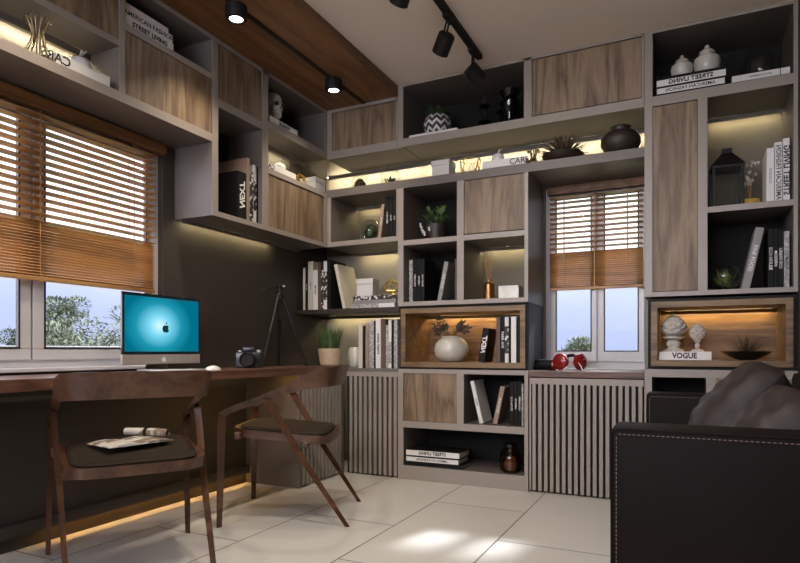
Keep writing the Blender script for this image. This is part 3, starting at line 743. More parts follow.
# ---- tall bookcase
G = 'white books in the lantern bay'
std_back([
    (766.5, 774.2, 148, 'white', 'shorter white book in the lantern bay, nearest the white flowers', 'SCANDIA', dict(mirror=True, tsize=.02, ink='grey')),
    (774.6, 782.4, 142, 'white', 'white book with thin black capitals, in the middle of the lantern bay books', 'AMERICAN FASHION', dict(mirror=True, tsize=.034, txs=.92)),
    (783.0, 790.0, 138, 'white', 'white book with bold black capitals at the end of the lantern bay', 'STREET LIVING', dict(mirror=True, tsize=.040)),
], 1.6765, 3.78, .22, G)
G = 'books in the dark bay under the lantern'
book('grey book leaning right beside the terrarium, under the lantern', G, (bx(749.5, 3.77), 3.77, 1.2175), (0, .21, 0), .040, .335, .2, 'grey', 'FINE FOOD', pivot=1, tsize=.028)
std_back([
    (768.0, 773.2, 229, 'bookblack', 'black book with spaced white capitals in the bay under the lantern', 'ECO HOUSE', dict(tsize=.022)),
    (773.5, 778.0, 229, 'bookblack', 'middle black book with white lettering in the bay under the lantern', 'MODERN', dict(tsize=.02)),
    (778.3, 783.0, 229, 'bookblack', 'black book beside the grey printed one in the bay under the lantern', 'URBAN ECO', dict(tsize=.02)),
    (784.0, 789.5, 231, 'gw', 'grey printed book at the end of the bay under the lantern', 'THE MASTER', dict(tsize=.018)),
], 1.2172, 3.77, .2, G)
G = 'stacked books under the ginger jars'
Z = 2.3365
flat_back(656.5, 726, Z, .012, 3.745, .24, 'bookblack', 'thin black book at the bottom of the stack under the ginger jars', G)
flat_back(656.5, 725, Z + .0125, .042, 3.745, .24, 'bookblack', 'white spined book in the stack under the ginger jars', G, 'AMERICAN FASHION', mirror=True, tsize=.027, spine='white')
flat_back(656.5, 726, Z + .055, .046, 3.745, .24, 'bookblack', 'white spined book directly under the ginger jars', G, 'STREET LIVING', mirror=True, tsize=.034, spine='white')
flat_back(657, 725, Z + .1015, .010, 3.745, .24, 'bookblack', 'thin black book on top of the stack under the ginger jars', G)
flat_back(731, 790, Z, .012, 3.745, .1, 'bookblack', 'thin black book at the bottom, in front of the glass cloche', 'books before the cloche')
flat_back(732, 790, Z + .0125, .034, 3.745, .1, 'white', 'white book lying in front of the glass cloche, at the bookcase end', 'books before the cloche', 'FASHION ICONS', tsize=.014, band=(.83, .845, 'ink'))
flat_back(658.5, 711.5, .8285, .048, 3.755, .2, 'white', 'white book with black serif capitals under the carved finials', 'books under ornaments', 'VOGUE', tsize=.044, txs=.85)
# ---- top open bay above the lit shelf
flat_back(409, 457, 2.3405, .024, 3.745, .22, 'white', 'white book under the patterned planter, top open bay', 'books under ornaments')
# ---- lit shelf on the back wall
flat_back(482.5, 525.5, 2.0575, .052, 3.735, .17, 'white', 'white book with black capitals on the lit shelf, under an apple ornament', 'books under ornaments', 'CARS', tsize=.052, toff=.10)

# ---- left wall: spines face the room (+x)
def std_left(rows, floor, X, d, group):
    for px0, px1, pyt, cover, label, *rest in rows:
        ya, yb = ly(px0, X), ly(px1, X)
        h = on_x((px0 + px1) / 2, pyt, X)[1] - floor
        opt = rest[1] if len(rest) > 1 else {}
        book(label, group, (X, (ya + yb) / 2, floor), (0, 0, PI / 2), yb - ya - .001, h, opt.pop('d', d), cover, rest[0] if rest else None, **opt)
G = 'books in the open bay of the wall cabinet'
std_left([
    (237.5, 246.5, 172, 'bookblack', 'thick black book with slanted white letters in the wall cabinet bay', 'NEXT', dict(tsize=.06, mirror=True, shear=.35, d=.22)),
    (246.8, 249.8, 158, 'tan', 'tall slim brown book in the wall cabinet bay', None, dict(d=.24)),
    (250.0, 253.6, 172, 'bw', 'black and white printed book in the wall cabinet bay', 'AVENUE', dict(tsize=.022, d=.2)),
    (253.8, 256.4, 165, 'white', 'white book with a printed middle in the wall cabinet bay', None, dict(band=(.22, .72, 'bw'))),
    (256.6, 258.4, 167, 'bookblack', 'thin black book between the two white ones in the wall cabinet bay'),
    (258.6, 262.0, 166, 'white', 'plain white book at the far end of the wall cabinet bay'),
], 1.6675, -2.425, .2, G)
def flat_left(px0, px1, z, th, X, d, cover, label, group, title=None, **k):
    ya, yb = ly(px0, X), ly(px1, X)
    return book(label, group, (X, (ya + yb) / 2, z), (0, 0, PI / 2), th, yb - ya, d, cover, title, flat=True, **k)
G = 'stacked books in the top bay over the desk window'
flat_left(125.2, 173.5, 2.4245, .042, -2.405, .2, 'white', 'white book with bold letters at the bottom of the stack over the desk window', G, 'STREET LIVING', tsize=.032)
flat_left(125.4, 172.5, 2.467, .042, -2.405, .2, 'white', 'white book with thin letters in the middle of the stack over the desk window', G, 'AMERICAN FASHION', tsize=.032)
flat_left(125.6, 168.5, 2.5095, .030, -2.415, .2, 'white', 'plain white book on top of the stack over the desk window', G)
flat_left(56, 110, 2.0905, .048, -2.40, .2, 'white', 'white book with mirrored black capitals in the lit bay over the desk window', 'books under ornaments', 'CARS', mirror=True, tsize=.055, toff=-.13)
flat_left(264, 296, 2.0365, .044, -2.41, .16, 'white', 'white book with mirrored capitals on the lit shelf of the wall cabinet', 'books under ornaments', 'CARS', mirror=True, tsize=.046, toff=-.12)
flat_left(270, 298, 2.3375, .045, -2.41, .2, 'white', 'white book under the carved head in the top wall cabinet', 'books under ornaments', 'VOGUE', mirror=True, tsize=.034)

# ================================================================ ORNAMENTS
def place(px, Y): return bx(px, Y)

def apple(label, loc, r):
    t = thing('apple_ornament', label, 'ornament', loc)
    MB().lathe([(0, .10 * r), (.35 * r, .02 * r), (.6 * r, .0), (.9 * r, .45 * r), (1.0 * r, .95 * r), (.85 * r, 1.4 * r), (.5 * r, 1.62 * r), (.2 * r, 1.6 * r), (0, 1.48 * r)], 24).build('fruit', 'whitegloss', t, True)
    MB().tube([(0, 0, 1.5 * r), (.05 * r, 0, 1.9 * r), (.25 * r, 0, 2.3 * r)], .09 * r, 6).build('stalk', 'whitegloss', t, True)
    MB().leaf((.05 * r, 0, 1.8 * r), (1, .2, .5), .8 * r, .4 * r).build('leaf', 'whitegloss', t, True)
def wire_vase(label, loc, h, r):
    t = thing('wire_sculpture', label, 'sculpture', loc)
    mb = MB(); n = 12
    for i in range(n):
        a = 2 * PI * i / n
        pts = []
        for k in range(11):
            z = .035 + .965 * k / 10
            rr = r * (1.0 - .72 * math.sin(min(1, z / .7) * PI / 2) + (.30 * ((z - .7) / .3) ** 1.3 if z > .7 else 0))
            pts.append((rr * math.cos(a + z * .25), rr * math.sin(a + z * .25), h * z * .95))
        e = pts[-1]; pts.append((e[0] * 1.18, e[1] * 1.18, e[2] - .004)); pts.append((e[0] * 1.2, e[1] * 1.2, e[2] - .02))
        mb.tube(pts, .0034, 6)
    mb.build('wires', 'champagne', t, True)
    ring = [(r * math.cos(2 * PI * i / 24), r * math.sin(2 * PI * i / 24), .0045) for i in range(25)]
    MB().tube(ring, .004, 6).build('foot_ring', 'champagne', t, True)
def lid_box(label, loc, w, d, h, rz=0.0, group='white lidded boxes'):
    t = thing('storage_box', label, 'box', loc, (0, 0, rz), group)
    MB().box(-w / 2, w / 2, -d / 2, d / 2, 0, h * .7, .002).build('body', 'whitebox', t)
    MB().box(-w / 2 - .004, w / 2 + .004, -d / 2 - .004, d / 2 + .004, h * .7, h, .003).build('lid', 'whitebox', t)
def wire_ball(name, label, loc, r, material='gold', sub=2, th=.0022, cat='ornament'):
    b = bmesh.new(); bmesh.ops.create_icosphere(b, subdivisions=sub, radius=r)
    mb = MB()
    for e in b.edges:
        mb.tube([e.verts[0].co + Vector((0, 0, r)), e.verts[1].co + Vector((0, 0, r))], th, 5)
    b.free()
    o = mb.build(name, material, None, True); o.location = loc
    return tag(o, label, cat)
def ginger_jar(label, loc, h, r):
    t = thing('ginger_jar', label, 'jar', loc, (0, 0, 0), 'ginger jars in the top bay')
    MB().lathe([(.62 * r, 0), (.70 * r, .02 * h), (.92 * r, .28 * h), (r, .45 * h), (.92 * r, .58 * h), (.6 * r, .66 * h), (.50 * r, .68 * h), (.5 * r, .72 * h)], 30).build('body', 'ceramic', t, True)
    MB().lathe([(.56 * r, .71 * h), (.60 * r, .74 * h), (.54 * r, .80 * h), (.30 * r, .86 * h), (.16 * r, .88 * h), (.20 * r, .93 * h), (.13 * r, .99 * h), (0, h)], 24).build('lid', 'ceramic', t, True)
def finial(label, loc, h, r, foot):
    """carved artichoke on a turned foot"""
    t = thing('artichoke_finial', label, 'finial', loc, (0, 0, 0), 'carved finials in the niche')
    f = foot * h
    wd_ = 1.0 if r > .06 else .55
    MB().lathe([(.74 * r, 0), (.78 * r, .02 * h), (.72 * r, .05 * h), (.40 * r * wd_, .10 * h), (.56 * r * wd_, f * .46), (.54 * r * wd_, f * .6), (.34 * r * wd_, f * .76), (.80 * r * wd_, f * .9), (.84 * r * wd_, f)], 28).build('foot', 'plaster', t, True)
    mb = MB(); hh = h - f
    mb.lathe([(.45 * r, f), (.84 * r, f + .16 * hh), (.94 * r, f + .40 * hh), (.80 * r, f + .66 * hh), (.45 * r, f + .88 * hh), (0, h)], 24)
    for lv in range(7):
        zz = f + hh * (.10 + .12 * lv); n = 9 if lv < 5 else 6
        rr = r * [.70, .90, .97, .93, .80, .60, .36][lv]
        for i in range(n):
            a = 2 * PI * (i + .5 * (lv % 2)) / n
            d = Vector((math.cos(a), math.sin(a), 0))
            p = d * rr * .96 + Vector((0, 0, zz))
            s_ = .30 * r * (1 - lv * .06)
            tip = d * (rr * 1.04) * (1 - .035 * lv) + Vector((0, 0, zz + hh * .17)); side = Vector((-d.y, d.x, 0)) * s_
            v = [mb.bm.verts.new(p - side), mb.bm.verts.new(p + side), mb.bm.verts.new(tip), mb.bm.verts.new(d * (rr * 1.13) + Vector((0, 0, zz + hh * .05)))]
            for q in ((0, 1, 3), (1, 2, 3), (2, 0, 3)): mb.bm.faces.new([v[k] for k in q])
    mb.build('artichoke', 'plaster', t)

# top open bay
x = place(437.5, 3.86)
t = thing('patterned_planter', 'round black and white patterned planter with a small plant, top open bay', 'planter', (x, 3.86, 2.3655))
def zigzag_mat():
    m = bpy.data.materials.new('white zigzag glaze'); m.use_nodes = True
    nt = m.node_tree; b = nt.nodes['Principled BSDF']; L = nt.links.new
    tc = nt.nodes.new('ShaderNodeTexCoord'); s = nt.nodes.new('ShaderNodeSeparateXYZ'); L(tc.outputs['Object'], s.inputs[0])
    def mth(op, a, bb=None):
        n = nt.nodes.new('ShaderNodeMath'); n.operation = op
        for i, q in enumerate((a, bb)):
            if q is None: continue
            if isinstance(q, (int, float)): n.inputs[i].default_value = q
            else: L(q, n.inputs[i])
        return n.outputs[0]
    ang = mth('ARCTAN2', s.outputs['Y'], s.outputs['X'])
    z1 = mth('PINGPONG', mth('MULTIPLY', ang, 10 / PI), 1.0)
    v = mth('ADD', mth('MULTIPLY', s.outputs['Z'], 34), mth('MULTIPLY', z1, 1.0))
    w_ = mth('PINGPONG', v, 0.8)
    r = nt.nodes.new('ShaderNodeValToRGB'); e = r.color_ramp.elements
    e[0].position = .34; e[0].color = (.62, .61, .6, 1); e[1].position = .4; e[1].color = (.02, .02, .022, 1)
    L(w_, r.inputs['Fac']); L(r.outputs['Color'], b.inputs['Base Color']); b.inputs['Roughness'].default_value = .4
    return m
M['zigzag'] = zigzag_mat()
MB().lathe([(.055, 0), (.085, .03), (.098, .07), (.09, .115), (.066, .145), (.055, .15), (.05, .14)], 36).build('pot', 'zigzag', t, True)
mb = MB()
for i in range(26):
    a = R.uniform(0, 2 * PI); e = R.uniform(.3, 1.2)
    mb.leaf((0.02 * math.cos(a), 0.02 * math.sin(a), .13), (math.cos(a) * math.cos(e), math.sin(a) * math.cos(e), math.sin(e)), R.uniform(.08, .15), .035, .3)
mb.build('foliage', 'leafdark', t)
for px, h, lab in ((486, .235, 'taller dark candle holder in the top open bay'), (499, .215, 'shorter dark candle holder in the top open bay')):
    t = thing('candle_holder', lab, 'candle holder', (place(px, 3.93), 3.90 + (0.09 if px > 490 else 0), 2.3405), (0, 0, 0), 'dark candle holders')
    MB().lathe([(.05, 0), (.05, .008), (.012, .02), (.012, .07), (.048, .085), (.012, .1), (.012, h - .06), (.04, h - .04), (.03, h - .03), (.012, h - .03)], 20).build('stand', 'smoke', t, True)
    MB().cyl(0, 0, h - .0295, h + .03, .011).build('candle', 'darkpot', t, True)
t = thing('dark_vase', 'dark flared vase at the end of the top open bay', 'vase', (place(512, 3.90), 3.85, 2.3405))
MB().lathe([(.045, 0), (.03, .02), (.028, .06), (.06, .12), (.068, .17), (.045, .2), (.07, .24), (.066, .24)], 24).build('body', 'smoke', t, True)

# top bay of the tall bookcase
ginger_jar('smaller ivory lidded ginger jar on the stacked books', (place(682, 3.84), 3.84, Z + .112), .145, .060)
ginger_jar('larger ivory lidded ginger jar on the stacked books', (place(707, 3.86), 3.87, Z + .112), .19, .072)
t = thing('glass_cloche', 'glass cloche over a yellow object, in the top bay of the tall bookcase', 'cloche', (place(759, 3.96), 3.96, 2.3365))
MB().lathe([(.10, 0), (.10, .016)], 28).build('base', 'darkpot', t, True)
MB().lathe([(.09, .017), (.09, .17), (.078, .215), (.05, .245), (.015, .257), (.012, .262), (.017, .275), (0, .285)], 28).build('dome', 'globe', t, True)
MB().lathe([(.05, .017), (.062, .05), (.055, .085), (.03, .11), (.012, .125), (0, .128)], 20).build('yellow_object', 'yellowwax', t, True)

# lit shelf on the back wall
z = 2.0575
t = thing('glass_cloche', 'small glass cloche over a brown cone on the lit shelf, nearest the corner', 'cloche', (place(360, 3.87), 3.87, z))
MB().lathe([(.062, 0), (.062, .012)], 24).build('base', 'darkpot', t, True)
MB().lathe([(.056, .013), (.06, .06), (.055, .1), (.035, .13), (0, .142)], 24).build('dome', 'globe', t, True)
mb = MB()
mb.lathe([(.035, .013), (.045, .035), (.04, .065), (.022, .088), (0, .095)], 18)
for lv in range(6):
    for i in range(10):
        a = 2 * PI * (i + .5 * (lv % 2)) / 10; rr = [.042, .047, .046, .04, .03, .018][lv]; zz = .02 + lv * .0125
        mb.leaf((rr * .9 * math.cos(a), rr * .9 * math.sin(a), zz), (math.cos(a), math.sin(a), 1.2), .016, .018, 0, .1, seg=2)
mb.build('cone', 'bronzeleaf', t)
t = thing('glass_globe', 'glass globe terrarium with dark leaves on the lit shelf', 'terrarium', (place(390.5, 3.86), 3.86, z))
MB().lathe([(.03, .0)] + [(.075 * math.sin(a), .075 - .075 * math.cos(a)) for a in [.5 + i * .18 for i in range(13)]], 28).build('globe', 'globe', t, True)
mb = MB()
for i in range(34):
    a = R.uniform(0, 2 * PI); e = R.uniform(.2, 1.4); q = R.uniform(.0, .03)
    mb.leaf((q * math.cos(a), q * math.sin(a), .012), (math.cos(a) * math.cos(e), math.sin(a) * math.cos(e), math.sin(e)), R.uniform(.03, .05) * (1 + .9 * math.sin(e)), .022, .2)
mb.build('foliage', 'leafdark', t)
lid_box('white lidded box on the lit shelf, between the globe and the brass sculpture', (place(443, 3.82), 3.83, z), .125, .12, .115)
t = thing('wire_sculpture', 'brass wire crown sculpture on the lit shelf, beside the white book', 'sculpture', (place(470, 3.80), 3.80, z))
mb = MB()
for i in range(9):
    a0 = 2 * PI * i / 9; a1 = 2 * PI * (i + .5) / 9; a2 = 2 * PI * (i + 1) / 9; r0, r1 = .062, .07
    mb.tube([(r0 * math.cos(a0), r0 * math.sin(a0), .004), (r1 * math.cos(a1), r1 * math.sin(a1), .095), (r0 * math.cos(a2), r0 * math.sin(a2), .004)], .0028, 5)
    mb.tube([(r1 * math.cos(a1), r1 * math.sin(a1), .095), (r1 * math.cos(a1 + .7), r1 * math.sin(a1 + .7), .095)], .0024, 5)
mb.build('wires', 'gold', t, True)
apple('white porcelain apple on the white lettered book, lit shelf of the back wall', (place(498, 3.83), 3.83, z + .0505), .042)
wire_vase('metal wire vase on the lit shelf, at the end of the white lettered book', (place(530.5, 3.86), 3.90 + .04, z), .155, .056)
t = thing('succulent_bowl', 'spiky bronze succulent in a dark dish on the lit shelf, above the narrow window', 'plant', (place(562.5, 3.835), 3.845, z))
t.scale = (1.12, 1.12, 1.2)
MB().lathe([(.07, 0), (.10, .02), (.115, .045), (.105, .045), (.0, .035)], 28).build('dish', 'darkpot', t, True)
mb = MB()
for lv, (n, e, ln) in enumerate(((16, .12, .135), (16, .38, .135), (14, .68, .13), (11, .98, .12), (7, 1.25, .11))):
    for i in range(n):
        a = 2 * PI * (i + .5 * (lv % 2)) / n + R.uniform(-.08, .08); e2 = e + R.uniform(-.07, .07)
        mb.leaf((.015 * math.cos(a), .015 * math.sin(a), .04), (math.cos(a) * math.cos(e2), math.sin(a) * math.cos(e2), math.sin(e2)), ln, .03, .05, .3, tip=False)
mb.build('leaves', 'bronzeleaf', t)
t = thing('round_vase', 'squat dark brown vase on the lit shelf, above the narrow window', 'vase', (place(620.5, 3.84), 3.84, z))
t.scale = (1.05, 1.05, 1.15)
MB().lathe([(.055, 0), (.085, .02), (.11, .06), (.108, .09), (.08, .12), (.05, .13), (.052, .146), (.06, .15), (.05, .15), (.042, .13)], 36).build('body', 'darkpot', t, True)

# lit shelf on the left wall
def placel(px, X): return ly(px, X)
lid_box('white lidded box on the lit shelf of the left wall cabinet, nearest the corner', (-2.50, placel(313, -2.50), 2.0365), .13, .13, .105)
apple('white porcelain apple on the mirrored book, lit shelf of the wall cabinet', (-2.50, placel(281, -2.49), 2.0365 + .0445), .042)
wire_ball('wire_ornament', 'brass wire ball on the lit shelf of the wall cabinet, beside the white book', (-2.50, placel(297, -2.50) + .03, 2.0365), .052, 'gold', 1, .003)
# lit bay over the desk window
wire_vase('metal wire vase in the lit bay over the desk window', (-2.475, placel(38, -2.475), 2.0905), .20, .075)
apple('white porcelain apple on the mirrored book in the lit bay over the desk window', (-2.52, placel(80, -2.52), 2.139), .052)
# carved head
t = thing('carved_head', 'pale carved head on a white book in the top wall cabinet', 'sculpture', (-2.50, placel(272.5, -2.50), 2.383), (0, 0, -.3))
mb = MB()
mb.sphere((0, 0, .145), .072, 3, (1.0, .82, 1.0)); mb.sphere((.035, 0, .10), .052, 3, (.95, .85, 1.0)); mb.sphere((.045, 0, .055), .036, 3, (1, .95, .8))
mb.lathe([(.05, 0), (.046, .012), (.03, .03), (.034, .07), (.03, .1)], 20)
mb.build('head', 'plaster', t, True)
mb = MB()
for sgn in (-1, 1): mb.sphere((.082, sgn * .024, .115), .014, 2, (.7, 1, 1))
mb.lathe([(0, .0), (.008, .004), (0, .012)], 8, (.089, 0, .085))
mb.build('eye_hollows', 'darkpot', t, True)

# corner wall cabinet
t = thing('glass_globe', 'green terrarium globe in the corner wall cabinet', 'terrarium', (place(369.5, 3.83), 3.85, 1.6755))
MB().lathe([(.04, .0)] + [(.075 * math.sin(a), .083 - .083 * math.cos(a)) for a in [.5 + i * .18 for i in range(13)]], 28).build('globe', 'globe', t, True)
mb = MB(); mb.sphere((0, 0, .07), .05, 2)
for i in range(90):
    a = R.uniform(0, 2 * PI); e = R.uniform(-.5, 1.5)
    d = Vector((math.cos(a) * math.cos(e), math.sin(a) * math.cos(e), math.sin(e)))
    mb.leaf(Vector((0, 0, .072)) + d * .042, d + Vector((0, 0, .2)), .024, .014, .1, seg=2)
mb.build('foliage', 'leafdark', t)
# plant bay of the cube bookcase
t = thing('potted_plant', 'leafy plant with white flowers in a dark pot, cube bookcase', 'plant', (place(434, 3.86), 3.90, 1.6405))
t.scale = (.92, .92, .98)
MB().lathe([(.065, 0), (.078, .09), (.082, .125), (.076, .125), (.07, .11), (0, .11)], 28).build('pot', 'darkpot', t, True)
mb = MB(); st = MB()
for i in range(47):
    a = R.uniform(0, 2 * PI); e = R.uniform(.15, 1.35); ln = R.uniform(.05, .125)
    d = Vector((math.cos(a) * math.cos(e) * .85, math.sin(a) * math.cos(e) * .8, math.sin(e)))
    p = Vector((0, 0, .12)); q = p + d * ln * 1.25
    st.tube([p, p + d * ln * .6 + Vector((0, 0, .01)), q], .0015, 5)
    mb.leaf(q - d * .012, d + Vector((R.uniform(-.5, .5), R.uniform(-.6, .2), R.uniform(-.3, .3))), R.uniform(.04, .06), R.uniform(.03, .044), .15, .1)
st.build('stems', 'leafdark', t); mb.build('foliage', 'leaf', t)
mb = MB()
for c in ((-.105, -.06, .125), (-.088, -.075, .095), (-.075, -.08, .07), (-.06, -.085, .055), (-.02, -.09, .085)):
    for k in range(5):
        a = 2 * PI * k / 5
        mb.leaf(c, (math.cos(a), -.5, math.sin(a)), .020, .017, 0, .1, seg=2)
mb.build('flowers', 'petal', t)
# diffuser and marble box
t = thing('reed_diffuser', 'copper reed diffuser in the lit bay of the cube bookcase', 'diffuser', (place(489, 3.83), 3.83, 1.2175))
MB().lathe([(.036, 0), (.036, .10), (.03, .112), (.016, .12), (.016, .135), (.013, .135)], 24).build('bottle', 'copper', t, True)
mb = MB()
for i in range(8):
    a = 2 * PI * i / 8; rr = R.uniform(.02, .045)
    mb.tube([(0.004 * math.cos(a), .004 * math.sin(a), .115), (rr * math.cos(a), rr * math.sin(a), R.uniform(.27, .30))], .0018, 5)
mb.build('reeds', 'reed', t)
t = thing('marble_box', 'white marble box in the lit bay of the cube bookcase', 'box', (place(509.5, 3.80), 3.83, 1.2175))
MB().box(-.066, .066, -.055, .055, 0, .072, .002).build('body', 'marble', t)
MB().box(-.066, .066, -.055, .055, .0725, .084, .002).build('lid', 'marble', t)
# vase niche
t = thing('round_vase', 'round pale grey glazed vase in the amber niche, holding the dark branches', 'vase', (place(451.5, 3.85), 3.85, .8045))
MB().lathe([(.055, 0), (.085, .012), (.112, .05), (.119, .085), (.110, .125), (.085, .155), (.066, .165), (.068, .176), (.072, .178), (.064, .178), (.058, .16)], 40).build('body', 'crackle', t, True)
t = thing('dried_branches', 'near black dried leaf sprays standing in the round niche vase', 'branches', (place(451.5, 3.85), 3.85, .8045))
mb = MB(); st = MB()
for sx in (-1, 1):
    for k, (ex, ez) in enumerate(((.10, .245), (.075, .29), (.05, .24), (.11, .21)) if sx < 0 else ((.085, .255), (.06, .235), (.11, .225))):
        e = Vector((sx * ex, -.02 + .012 * k, ez)); pts = [(sx * .012, 0, .13), (sx * ex * .35, -.005, .20), e]
        st.tube(pts, .0018, 5)
        for j in range(6):
            f = .45 + .11 * j
            p = Vector(pts[1]).lerp(e, f)
            dd = (e - Vector(pts[1])).normalized(); pe = Vector((-dd.z, 0.1, dd.x)) * (1 if j % 2 else -1)
            mb.leaf(p, dd * .7 + pe, .042, .015, .05, .1, up=Vector((0, -1, 0.1)), seg=3)
        mb.leaf(e, e - Vector(pts[1]), .045, .016, 0, .1, up=Vector((0, -1, .1)), seg=3)
st.build('stems', 'blackleaf', t); mb.build('leaves', 'blackleaf', t)
# bottom shelf jar
t = thing('glass_jar', 'smoky amber glass jar on the bottom shelf of the low bookcase', 'jar', (place(510, 3.80), 3.82, .0955))
MB().lathe([(.055, 0), (.066, .01), (.072, .07), (.066, .12), (.045, .15), (.04, .17), (.046, .176), (.046, .182), (.038, .182)], 28).build('body', 'amber', t, True)
MB().lathe([(.035, .012), (.045, .05), (.03, .09), (0, .11)], 18).build('dried_filling', 'reed', t, True)
# corner shelf box and brass ball
lid_box('white lidded box on the stacked books of the corner shelf', (place(367, 3.82), 3.83, 1.2765), .125, .12, .125, .12)
wire_ball('wire_ornament', 'brass geometric wire ball on the stacked books of the corner shelf', (place(390.5, 3.83), 3.85, 1.2765), .062, 'gold', 1, .0032)
# cabinet-top plant and ribbed vase
t = thing('potted_grass', 'short grass plant in a sand coloured pot at the end of the desk', 'plant', (place(329.5, 3.56), 3.57, .7755))
MB().lathe([(.058, 0), (.072, .012), (.083, .09), (.085, .122), (.078, .122), (.074, .11), (0, .108)], 32).build('pot', 'terracotta', t, True)
mb = MB()
for i in range(230):
    a = R.uniform(0, 2 * PI); q = R.uniform(0, .066); e = R.uniform(1.15, 1.55)
    mb.leaf((q * math.cos(a), q * math.sin(a), .105), (math.cos(a) * math.cos(e), math.sin(a) * math.cos(e), math.sin(e)), R.uniform(.13, .21), .0075, .06, .1, seg=3, tip=False)
mb.build('grass_blades', 'grass', t)
t = thing('ribbed_vase', 'small ivory ribbed vase between the grass plant and the standing books', 'vase', (place(349.5, 3.72), 3.80, .7575))
MB().lathe([(.034, 0), (.046, .015), (.055, .06), (.053, .105), (.042, .14), (.032, .15), (.027, .145)], 56, lobes=14, amp=.045).build('body', 'ceramic', t, True, 70)
# lantern bay
t = thing('lantern', 'black lantern with glass panes in the lit bay of the tall bookcase', 'lantern', (place(726.5, 3.85), 3.86, 1.6765), (0, 0, .08))
a_ = .078
fb = MB()
fb.box(-a_, a_, -a_, a_, 0, .018, .002).box(-a_, a_, -a_, a_, .225, .24, .002)
for sx in (-1, 1):
    for sy in (-1, 1): fb.box(sx * a_ - sx * .012, sx * a_, sy * a_ - sy * .012, sy * a_, .018, .225)
fb.build('frame', 'blackmetal', t)
rb = MB()
rb.bm.verts.ensure_lookup_table()
v0 = [rb.bm.verts.new((sx * (a_ + .004), sy * (a_ + .004), .2405)) for sx, sy in ((-1, -1), (1, -1), (1, 1), (-1, 1))]
v1 = [rb.bm.verts.new((sx * .026, sy * .026, .318)) for sx, sy in ((-1, -1), (1, -1), (1, 1), (-1, 1))]
rb.bm.faces.new(v0[::-1]); rb.bm.faces.new(v1)
for i in range(4): rb.bm.faces.new((v0[i], v0[(i + 1) % 4], v1[(i + 1) % 4], v1[i]))
rb.build('roof', 'blackmetal', t)
MB().box(-.026, .026, -.026, .026, .3185, .345, .003).build('chimney_cap', 'blackmetal', t)
for k in range(4):
    p = MB().box(-a_ + .012, a_ - .012, -a_ + .004, -a_ + .006, .018, .225); p.xf(Matrix.Rotation(k * PI / 2, 4, 'Z')); p.build('pane', 'globe', t)
t = thing('flower_pot', 'small yellow pot with white flowers in the lantern bay', 'plant', (place(751, 3.90), 3.96, 1.6765))
MB().lathe([(.042, 0), (.048, .012), (.05, .062), (.044, .068), (0, .06)], 24).build('pot', 'yellowwax', t, True)
fl = MB(); st = MB()
for i in range(9):
    p = Vector((R.uniform(-.035, .025), R.uniform(-.05, .02), R.uniform(.15, .30)))
    st.tube([(0, 0, .06), p * .6 + Vector((0, 0, .05)), p], .0013, 5)
    for f in range(3):
        c = p + Vector((R.uniform(-.018, .018), R.uniform(-.02, .0), R.uniform(-.018, .018)))
        for k in range(5):
            a = 2 * PI * k / 5 + f
            fl.leaf(c, (math.cos(a), -.4, math.sin(a)), .012, .011, 0, .1, seg=2)
st.build('stems', 'reed', t); fl.build('flowers', 'petal', t)
# dark bay below the lantern
t = thing('glass_globe', 'glass terrarium bowl with pale green sprigs, under the lantern', 'terrarium', (place(725, 3.84), 3.86, 1.2175))
t.scale = (.88, .88, .92)
MB().lathe([(.05, .0)] + [(.092 * math.sin(a), .088 - .088 * math.cos(a)) for a in [.55 + i * .18 for i in range(11)]], 28).build('globe', 'globe', t, True)
mb = MB()
for i in range(48):
    a = R.uniform(0, 2 * PI); e = R.uniform(.1, 1.45); q = R.uniform(0, .035)
    mb.leaf((q * math.cos(a), q * math.sin(a), .02 + R.uniform(0, .03)), (math.cos(a) * math.cos(e), math.sin(a) * math.cos(e), math.sin(e)), R.uniform(.03, .045) * (1 + 1.9 * math.sin(e)), .015, .12)
mb.build('sprigs', 'leaflight', t)
# finial niche
finial('larger carved artichoke finial on a turned foot, on the white lettered book', (place(673.5, 3.83), 3.83, .877), .215, .072, .40)
finial('smaller carved artichoke finial on a slim stem, on the white lettered book', (place(697.5, 3.83), 3.85, .877), .165, .044, .40)
t = thing('succulent_bowl', 'shallow dark bowl with a spiky dark succulent in the finial niche', 'plant', (place(746.5, 3.86), 3.87, .8285))
MB().lathe([(.035, 0), (.05, .004), (.1, .028), (.13, .05), (.124, .05), (.06, .022), (0, .018)], 36).build('bowl', 'blackgloss', t, True)
mb = MB()
for lv, (n, e, ln) in enumerate(((13, .25, .12), (12, .6, .13), (9, .95, .13), (6, 1.25, .135))):
    for i in range(n):
        a = 2 * PI * (i + .5 * (lv % 2)) / n + R.uniform(-.1, .1)
        mb.leaf((.01 * math.cos(a), .01 * math.sin(a), .03), (math.cos(a) * math.cos(e), math.sin(a) * math.cos(e), math.sin(e)), ln, .017, .0, .3, tip=False)
mb.build('leaves', 'bronzeleaf', t)

